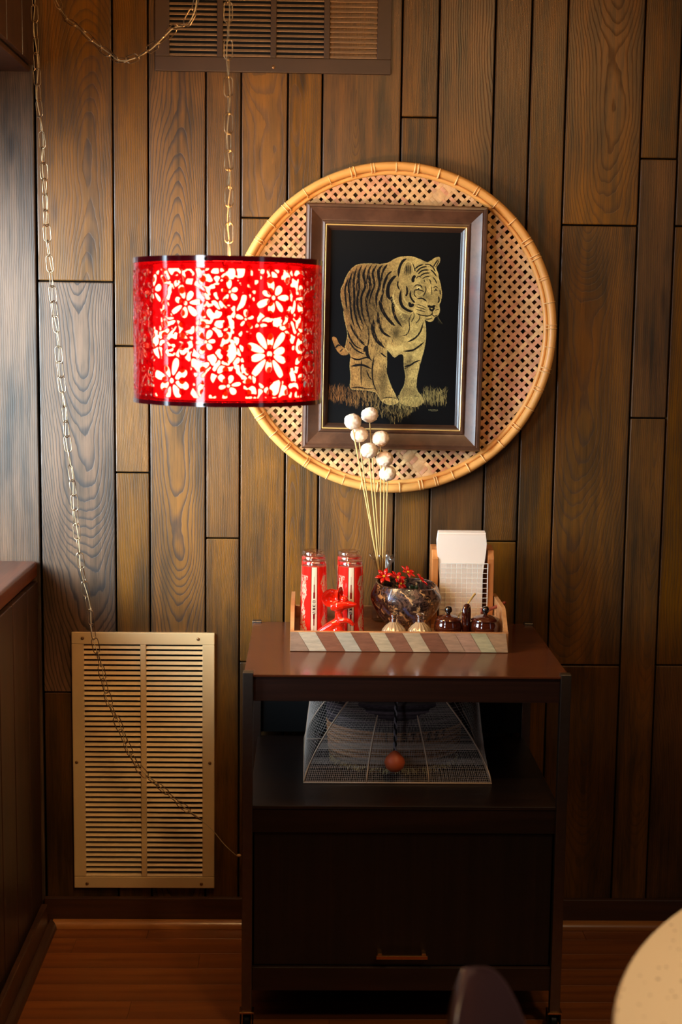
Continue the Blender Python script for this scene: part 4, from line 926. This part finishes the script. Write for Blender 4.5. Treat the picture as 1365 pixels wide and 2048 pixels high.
# ---- red mouse figurine
mp = aty(672, 1268, -.330)
def figurine():
    s = .97/1000*1.0; ox = 672; m = MB()
    def px(x, y, d=0):
        q = aty(585+x/8.53, 1085+y/8.53, -.330); return (q.x-mp.x, d, q.z-TF)
    def ball(x, y, rx, rz, ry, d=0, rot=0):
        mt = Matrix.Translation(px(x, y, d)) @ Matrix.Rotation(rot, 4, 'Y'); m.sphere((0, 0, 0), (rx*.000125, ry*.000125, rz*.000125), 20, 12, mt)
    def limb(P, rs): m.tube([px(*p) for p in smooth_pts(P, 4, False)], list(np.interp(np.linspace(0, 1, (len(P)-1)*4+1), np.linspace(0, 1, len(rs)), [r*.000125 for r in rs])), 14)
    limb([(430, 1560, .0), (560, 1480, 0), (690, 1410, 0), (790, 1370, 0), (870, 1340, 0)], [50, 75, 92, 95, 80])
    ball(570, 1570, 150, 90, 85); ball(770, 1530, 150, 160, 95); ball(670, 1600, 230, 90, 95); ball(640, 1530, 170, 100, 92); ball(790, 1470, 105, 150, 92)
    limb([(790, 1400, 0), (800, 1290, 0), (790, 1200, 0), (800, 1130, 0)], [100, 85, 68, 80])
    limb([(810, 1320, -.008), (900, 1310, -.012), (980, 1330, -.013), (1045, 1395, -.012)], [60, 50, 42, 30])
    limb([(650, 1100, 0), (760, 1090, 0), (860, 1070, 0), (960, 1060, 0), (1095, 1068, 0)], [60, 105, 100, 75, 28])
    ball(880, 980, 90, 80, 70, rot=.5)
    me = bpy.data.meshes.new('body'); me.from_pydata(m.v, [], m.f); o = place('body', me, 'redglaze')
    r_ = o.modifiers.new('join', 'REMESH'); r_.mode = 'VOXEL'; r_.voxel_size = .0009; r_.use_smooth_shade = True
    sm = o.modifiers.new('smooth', 'SMOOTH'); sm.iterations = 8; sm.factor = .7
    ears = []
    for (ex, ey, rx, rz, dep, yaw, tilt, d) in ((655, 935, 185, 165, .012, .25, .0, -.004), (800, 900, 130, 150, .010, 1.15, .25, .004)):
        e = MB(); nu, nr = 28, 8; vs = []
        for sgn in (0, 1):
            for r in range(nr+1):
                q = r/nr
                for i in range(nu):
                    a = 2*pi*i/nu; vs.append((q*rx*.000125*cos(a), -dep*q*q+dep*.6+(.0022 if sgn else 0)+(.0011*q**6*(1 if not sgn else -1)), q*rz*.000125*sin(a)))
        o1 = (nr+1)*nu; fs = []
        for r in range(nr):
            for i in range(nu):
                j = (i+1) % nu; fs += [(r*nu+i, (r+1)*nu+i, (r+1)*nu+j, r*nu+j), (o1+r*nu+i, o1+r*nu+j, o1+(r+1)*nu+j, o1+(r+1)*nu+i)]
        for i in range(nu): j = (i+1) % nu; fs.append((nr*nu+i, o1+nr*nu+i, o1+nr*nu+j, nr*nu+j))
        p = px(ex, ey, d); mt = Matrix.Translation(p) @ Matrix.Rotation(yaw, 4, 'Z') @ Matrix.Rotation(tilt, 4, 'Y'); e.add(vs, fs, mt); ears.append(e)
    return o, ears
ms = empty('mouse_figurine', (mp.x, -.3295, TF), label='glossy orange-red ceramic mouse figurine with big round ears', cat='figurine')
bo, ears = figurine(); bo.parent = ms; bo.location = (0, 0, 0)
for e in ears: e.build('ear', 'redglaze', ms, smooth=True, loc=(0, 0, 0))
# ---- vase with dried balls
vx = aty(767, 1110, -.085).x
va = empty('glass_vase', (vx, -.085, TF), label='clear glass bud vase with ruffled rim behind the shell bowl', cat='vase')
n = 60; prf = [(.020, 0), (.026, .004), (.027, .03), (.022, .06), (.013, .09), (.0125, .108), (.0145, .122), (.019, .136), (.025, .148), (.031, .157)]
vs = []; fs = []
for k_, (r, z) in enumerate(prf):
    for i in range(n):
        a = 2*pi*i/n; ru = max(0, (k_-6)/3); vs.append(((r+ru*.004*sin(6*a))*cos(a), (r+ru*.004*sin(6*a))*sin(a), z+ru*ru*.010*sin(6*a+.6)))
for k_ in range(len(prf)-1):
    for i in range(n): j = (i+1) % n; fs.append((k_*n+i, k_*n+j, (k_+1)*n+j, (k_+1)*n+i))
fs.append(tuple(range(n-1, -1, -1)))
o = MB().add(vs, fs).build('glass_body', 'clearglass', va, smooth=True); sd = o.modifiers.new('thickness', 'SOLIDIFY'); sd.thickness = .002
pm = [(706, 843, 'topmost at the window side'), (740, 830, 'highest of the bunch'), (719, 869, 'tucked behind the two top balls'), (762, 877, 'in front of the picture frame corner'), (739, 901, 'in the centre of the bunch'), (770, 918, 'second lowest of the bunch'), (776, 947, 'lowest of the bunch')]
labs = ['cream dried flower ball on a straw stem, the leftmost head', 'cream dried flower ball on a straw stem, the highest head', 'cream dried flower ball on a straw stem, under the leftmost head', 'cream dried flower ball on a straw stem, the highest head below the frame edge',
        'cream dried flower ball on a straw stem, the one in the bunch centre', 'cream dried flower ball on a straw stem, the second lowest head', 'cream dried flower ball on a straw stem, the lowest head']
from mathutils import noise as mn
for k, (x, y, _) in enumerate(pm):
    Yp = (-.145, -.10, -.125, -.12, -.150, -.13, -.115)[k]; c_ = aty(x, y, Yp); a = k*2*pi/7
    bx, by = vx+.005*cos(a), -.085+.005*sin(a)
    root = empty('dried_flower', (bx, by, TF+.006), label=labs[k], cat='dried flower', group='dried flower balls in the glass vase')
    m = MB().sphere((0, 0, 0), 1, 36, 24); vs = []
    for v_ in m.v:
        q = Vector(v_); d = 1+.10*mn.noise(q*3.5+Vector((k*3, 0, 0)))+.06*mn.noise(q*11+Vector((k, 5, 0))); vs.append((q.x*.0205*d, q.y*.0200*d, q.z*(.0180)*d))
    m.v = vs; hd = m.build('flower_head', 'pom', root, tuple(c_-root.location), smooth=True); hd.rotation_euler = (R.uniform(-.3, .3), R.uniform(-.35, .35), R.random()*3)
    tip = c_-root.location-Vector((0, 0, .015)); mid = Vector((tip.x*.30, tip.y*.3, .17)); 
    MB().tube(smooth_pts([(0, 0, 0), (mid.x*.4, mid.y*.4, .10), tuple(mid), tuple(tip*.6+mid*.35), tuple(tip)], 6, False), [.0017]*24+[.0011], 6).build('stem', 'stem', root, smooth=True)

# ---- shell bowl with red flowers
bx, by = .233, -.198
bowl = empty('shell_bowl', (bx, by, TF), label='dark glossy swirled shell-like bowl filled with red beaded flowers', cat='bowl')
n, mR = 120, 40; vs = []; sw = []
def bowl_prof(t_):  # outside profile radius, height
    a = t_; return (.034+.048*sin(min(1, a*1.25)*pi/2)-.012*max(0, a-.72)**1.2/.2, .002+.112*a)
for j in range(mR+1):
    t_ = j/mR; r, z = bowl_prof(t_)
    for i in range(n):
        a = 2*pi*i/n; rg = .0020*sin(7*a+t_*5)*sin(pi*min(1, t_*1.1)); zz = z+(t_**3)*(.004*sin(a)-.004*cos(a)+.0015*sin(3*a))
        vs.append(((r+rg)*cos(a)*1.03, (r+rg)*sin(a)*.92, zz)); sw.append(a*2+t_*3.2)
for j in range(mR+1):
    t_ = 1-j/mR; r, z = bowl_prof(t_)
    for i in range(n):
        a = 2*pi*i/n; rg = .0020*sin(7*a+t_*5)*sin(pi*min(1, t_*1.1)); zz = z+(t_**3)*(.004*sin(a)-.004*cos(a)+.0015*sin(3*a))
        rr = max(.001, r+rg-.004-(.02*(1-t_)**4)); vs.append((rr*cos(a)*1.03, rr*sin(a)*.92, zz+.004*(1-t_))); sw.append(a*2+t_*3.2)
fs = []
for j in range(2*mR+1):
    for i in range(n): q = (i+1) % n; fs.append((j*n+i, j*n+q, (j+1)*n+q, (j+1)*n+i))
fs.append(tuple(range(n-1, -1, -1))); fs.append(tuple((2*mR+1)*n+i for i in range(n)))
me = bpy.data.meshes.new('bowl_body'); me.from_pydata(vs, [], fs); me.update(); at_ = me.attributes.new('swirl', 'FLOAT', 'POINT'); at_.data.foreach_set('value', sw)
place('bowl_body', me, 'shell', bowl, smooth=True)
MB().lathe([(.001, .090), (.060, .090), (.060, .084), (.001, .084)], 32, Matrix.Diagonal((1, .9, 1, 1)), cap=False).build('filling', 'leaf', bowl, smooth='auto')
fl_px = [(769, 1153, 'first from the vase side'), (796, 1156, 'dark one in the middle'), (816, 1145, 'highest'), (801, 1168, 'nearest the front rim'), (843, 1161, 'nearest the napkin holder')]
fl_lab = ['red beaded star flower in the shell bowl, nearest the vase', 'red beaded star flower deep in the shell bowl centre', 'red beaded star flower standing highest in the shell bowl', 'red beaded star flower leaning on the front rim of the shell bowl', 'red beaded star flower in the shell bowl, nearest the napkin holder']
pet = MB(); nP = 8; vs = []
for i in range(nP+1):
    t_ = i/nP; wv = .0042*sin(pi*min(1, t_*1.05+.02))**.8+.0002
    for k in range(6): q = 2*pi*k/6; vs.append((.003+.0190*t_, 1.25*wv*cos(q), .004*sin(t_*2.2)+wv*.3*sin(q)))
pet.add(vs, [(i*6+k, i*6+(k+1) % 6, (i+1)*6+(k+1) % 6, (i+1)*6+k) for i in range(nP) for k in range(6)])
pme = bpy.data.meshes.new('petal'); pme.from_pydata(pet.v, [], pet.f); pme.materials.append(M['petal']); pme.shade_smooth()
for k, (x, y, _) in enumerate(fl_px):
    Yp = (-.205, -.19, -.17, -.235, -.20)[k]; c_ = aty(x, y, Yp); root = empty('beaded_flower', tuple(c_), label=fl_lab[k], cat='flower', group='red beaded flowers in the shell bowl')
    root.rotation_euler = (radians((50, 35, 40, 65, 50)[k]), radians((-12, 10, 5, -20, 15)[k]), .4*k)
    for q in range(6): o = place('petal', pme, None, root); o.rotation_euler.z = q*pi/3
    MB().sphere((0, 0, .002), (.0034, .0034, .003), 8, 6).build('flower_centre', 'yellow', root, smooth=True)
    dz = c_.z-(TF+.088); inv = root.rotation_euler.to_matrix().inverted() @ Vector((0, 0, -1)); MB().tube([(0, 0, 0), tuple(inv*max(.006, dz))], .0009, 6).build('stem', 'leaf', root)
lf = MB()
for k in range(16):
    a = R.uniform(0, 2*pi); r = R.uniform(.01, .045); c_ = Vector((r*cos(a), r*.9*sin(a), .092)); tip = c_+Vector((R.uniform(-.014, .014), R.uniform(-.01, .01), R.uniform(.008, .022)))
    lf.tube([tuple(c_), tuple((c_+tip)/2+Vector((0, 0, .003))), tuple(tip)], [.003, .0045, .0005], 6, flat=.4)
lf.build('foliage', 'leaf', bowl, smooth=True, kind='stuff')

# ---- shakers
def shaker(x, lab_):
    root = empty('shaker', (x, -.313, TF+.0003), label=lab_, cat='shaker', group='pearly shakers on the tray')
    n = 72; prf = [(.012, 0), (.022, .002), (.0268, .011), (.0275, .020), (.0255, .028), (.019, .036), (.011, .0425), (.0085, .0455)]; vs = []
    for r, z in prf:
        for i in range(n): a = 2*pi*i/n; rr = r*(1+.045*cos(16*a)*min(1, z/.008)); vs.append((rr*cos(a), rr*sin(a), z))
    fs = [(k*n+i, k*n+(i+1) % n, (k+1)*n+(i+1) % n, (k+1)*n+i) for k in range(len(prf)-1) for i in range(n)]+[tuple(range(n-1, -1, -1)), tuple((len(prf)-1)*n+i for i in range(n))]
    MB().add(vs, fs).build('body', 'pearl', root, smooth=True)
    MB().lathe([(.0085, .045), (.0088, .053), (.0075, .0545), (.0075, .057), (.0095, .0585), (.0098, .062), (.0070, .0655), (.001, .067)], 24).build('cap', 'chrome', root, smooth='auto')
    return root
shaker(aty(788, 1270, -.313).x, 'pearly ribbed onion-shaped shaker with chrome cap, next to the mouse figurine')
shaker(aty(840, 1270, -.313).x, 'pearly ribbed onion-shaped shaker with chrome cap, next to the brown pots')

# ---- brown condiment pots
p1x, p2x = aty(897, 1262, -.30).x, aty(971, 1262, -.298).x
cs = empty('condiment_set', ((p1x+p2x)/2, -.296, TF+.0003), label='pair of glossy dark brown lidded condiment pots joined by an upright handle', cat='pots')
for k, px_ in enumerate((p1x, p2x)):
    dx = px_-(p1x+p2x)/2; s_ = (.97, 1.05)[k]
    MB().lathe([(.022*s_, 0), (.027*s_, .002), (.0325*s_, .014), (.0335*s_, .030), (.0325*s_, .040), (.0295*s_, .0455), (.030*s_, .047)], 40).build('pot', 'brownglaze', cs, (dx, 0, 0), smooth=True)
    ld = MB().lathe([(.0312*s_, .0465), (.0317*s_, .0490), (.025*s_, .0545), (.010*s_, .0590), (.005, .060)], 36).build('lid', 'brownglaze', cs, (dx, 0, 0), smooth=True)
    MB().lathe([(.0045, .059), (.0045, .063), (.0085, .067), (.0088, .072), (.006, .078), (.001, .0795)], 20).build('knob', 'blackglaze', ld, (0, 0, 0), smooth=True)
    MB().lathe([(.0225*s_, -.0002), (.0268*s_, .0018), (.0272*s_, .003)], 40).build('foot_ring', 'clay', cs, (dx, 0, 0), smooth=True)
mx = -.001
MB().tube(smooth_pts([(mx-.003, -.010, .006), (mx-.005, -.012, .04), (mx-.005, -.010, .070), (mx, -.004, .080), (mx+.004, .004, .070), (mx+.004, .006, .04), (mx+.003, .005, .006)], 5, False), .0066, 10).build('handle', 'brownglaze', cs, smooth=True)
# spoon
a_, b_ = aty(914, 1237, -.285), aty(951, 1187, -.268)
sp = empty('spoon', tuple(a_), label='thin brass spoon handle sticking up between the brown pots', cat='spoon')
MB().tube([(0, 0, 0), tuple((b_-a_)*.5), tuple(b_-a_)], [.0026, .0028, .0038], 8, flat=.6).build('spoon_handle', 'palegold', sp, smooth=True)
dn = (a_-b_).normalized(); MB().sphere(tuple(dn*.006), (.0065, .004, .0075), 12, 8).build('spoon_bowl', 'brass', sp, smooth=True)
# ---- napkin holder
nb = -.135; hx0, hx1 = aty(861, 1200, nb).x, aty(984, 1200, nb).x; hc = (hx0+hx1)/2; HW = hx1-hx0
nh = empty('napkin_holder', (hc, nb, TF), label='upright wooden napkin holder with white wire grid front', cat='napkin holder')
MB().box((0, .004, .004), (HW, .070, .008)).build('base', 'oakish', nh, bevel=.001)
hz_s = .188
for s_ in (-1, 1):
    x = s_*(HW/2-.0075)
    vs = []; pr = [(-.028, .008), (-.028, hz_s-.022), (-.016, hz_s-.002), (.034, hz_s+.004), (.036, .008)]
    for e in (-.0075, .0075): vs += [(x+e, p, q) for p, q in pr]
    nn = len(pr); MB().add(vs, [tuple(range(nn)), tuple(range(2*nn-1, nn-1, -1))]+[(i, i+nn, (i+1) % nn+nn, (i+1) % nn) for i in range(nn)]).build('side_board', 'oakish', nh, bevel=.001)
MB().box((0, .037, .083), (HW-.004, .004, .150)).build('back_board', 'oakish', nh, bevel=.001)
gw = .112; gh = .142
for i in range(10): MB().tube([(-gw/2+gw*i/9+.003, -.030, .014), (-gw/2+gw*i/9+.003, -.030, .014+gh)], .0007 if i < 9 else .0011, 6).build('grid_wire', 'whitewire', nh)
for i in range(13): MB().tube([(-gw/2+.003, -.0312, .014+gh*i/12), (gw/2+.003, -.0312, .014+gh*i/12)], .0007 if i < 12 else .0011, 6).build('grid_wire', 'whitewire', nh)
nw = .118
for k in range(6):
    ft = .18; y0 = -.021+k*.0072; lab_ = ['white paper napkin standing in the napkin holder, the front one against the grid', 'folded white paper napkin in the holder stack'][min(k, 1)]
    h0 = .220 if k else .216; lean = .03
    vs = []; N = 10
    for e in (-.0025, .0025):
        for j in range(N+1):
            t_ = j/N; wd = nw/2*(.86 if t_ < .5 else .86+.14*min(1, (t_-.5)/.35)) - (.003 if j == N else 0)
            for s_ in (-1, 1): vs.append((s_*wd+.001, e-.012*max(0, t_-.6)*(1 if k < 3 else .2), h0*t_))
    T_ = (N+1)*2; fs = []
    for j in range(N): a = j*2; fs += [(a, a+1, a+3, a+2), (T_+a, T_+a+2, T_+a+3, T_+a+1), (a, a+2, T_+a+2, T_+a), (a+1, T_+a+1, T_+a+3, a+3)]
    fs += [(0, T_, T_+1, 1), (2*N, 2*N+1, T_+2*N+1, T_+2*N)]
    o = MB().add(vs, fs).build('paper_napkin', 'paper', None, (hc-.005+.0005*k, nb+y0, TF+.0085), smooth='auto')
    tag(o, lab_, 'napkin', 'folded paper napkins in the holder')
# ---- reddish handled wooden piece beside the pots
a_, b_ = aty(972, 1221, -.225), aty(1010, 1208, -.205)
ws = empty('wooden_spoon', tuple(a_), label='small wooden spoon with a reddish handle lying over the tray end', cat='spoon')
MB().tube(smooth_pts([(-.012, 0, -.001), (0, 0, 0), tuple((b_-a_)*.5), tuple(b_-a_+Vector((.002, 0, .004)))], 4, False), list(np.interp(np.linspace(0, 1, 13), [0, .3, .6, .85, 1], [.007, .006, .0035, .0045, .0035])), 10).build('spoon_body', 'twig', ws, smooth=True)

# ================================================================== TABLE AND CHAIR IN FRONT
TC = (1.073, -2.108); TR = .735
tb = empty('round_table', (TC[0], TC[1], 0), label='round cream speckled table top cut off by the picture corner', cat='table')
MB().lathe([(.001, .712), (TR-.012, .712), (TR-.002, .716), (TR, .722), (TR, .736), (TR-.003, .7395), (TR-.006, .740), (.001, .740)], 160, cap=False).build('tabletop', 'terrazzo', tb, smooth='auto')
MB().lathe([(.045, .03), (.04, .05), (.035, .35), (.045, .68), (.10, .708), (.10, .712)], 32).build('pedestal', 'blackmetal', tb, smooth='auto')
MB().lathe([(.30, 0), (.30, .008), (.27, .02), (.06, .032), (.001, .032)], 48).build('foot', 'blackmetal', tb, smooth='auto')
# chair: moulded shell back seen edge-on
chx, chy = .205, -1.9
chr_ = empty('dining_chair', (chx, chy, 0), label='dark brown vinyl dining chair, only its rounded back showing at the picture foot', cat='chair')
def back_shell():
    n, mR = 32, 22; vs = []
    top = aty(975, 1937, chy).z
    for e in (0, 1):
        for j in range(mR+1):
            t_ = j/mR; hw = .18*sqrt(max(0, 1-(t_)**2.2))+.001; z = top-.42*(1-t_)
            for i in range(n+1):
                s_ = -1+2*i/n; x = hw*s_; y = -.06*(s_*hw/.18)**2; th = .022*(1-.55*abs(s_)**3)*(1-.4*t_**4)
                vs.append((x, y+(th if e else 0), z))
    T_ = (mR+1)*(n+1); fs = []
    for j in range(mR):
        for i in range(n):
            a = j*(n+1)+i; fs += [(a, a+1, a+n+2, a+n+1), (T_+a, T_+a+n+1, T_+a+n+2, T_+a+1)]
    for j in range(mR): a = j*(n+1); b = a+n; fs += [(a, a+n+1, T_+a+n+1, T_+a), (b, T_+b, T_+b+n+1, b+n+1)]
    for i in range(n): a = mR*(n+1)+i; fs += [(a, a+1, T_+a+1, T_+a)]; a = i; fs += [(a, T_+a, T_+a+1, a+1)]
    return MB().add(vs, fs, Matrix.Translation((-.008,0,0)) @ Matrix.Rotation(radians(64), 4, 'Z'))
o = back_shell().build('backrest', 'vinyl', chr_, smooth=True); sb = o.modifiers.new('round', 'SUBSURF'); sb.levels = 1; sb.render_levels = 1
MB().lathe([(.001, .43), (.20, .43), (.225, .45), (.225, .475), (.20, .492), (.001, .498)], 40, Matrix.Translation((.12, -.06, 0))).build('seat', 'vinyl', chr_, smooth='auto')
MB().lathe([(.22, 0), (.22, .008), (.05, .03), (.028, .06), (.025, .40), (.06, .43)], 32, Matrix.Translation((.12, -.06, 0))).build('pedestal', 'blackmetal', chr_, smooth='auto')
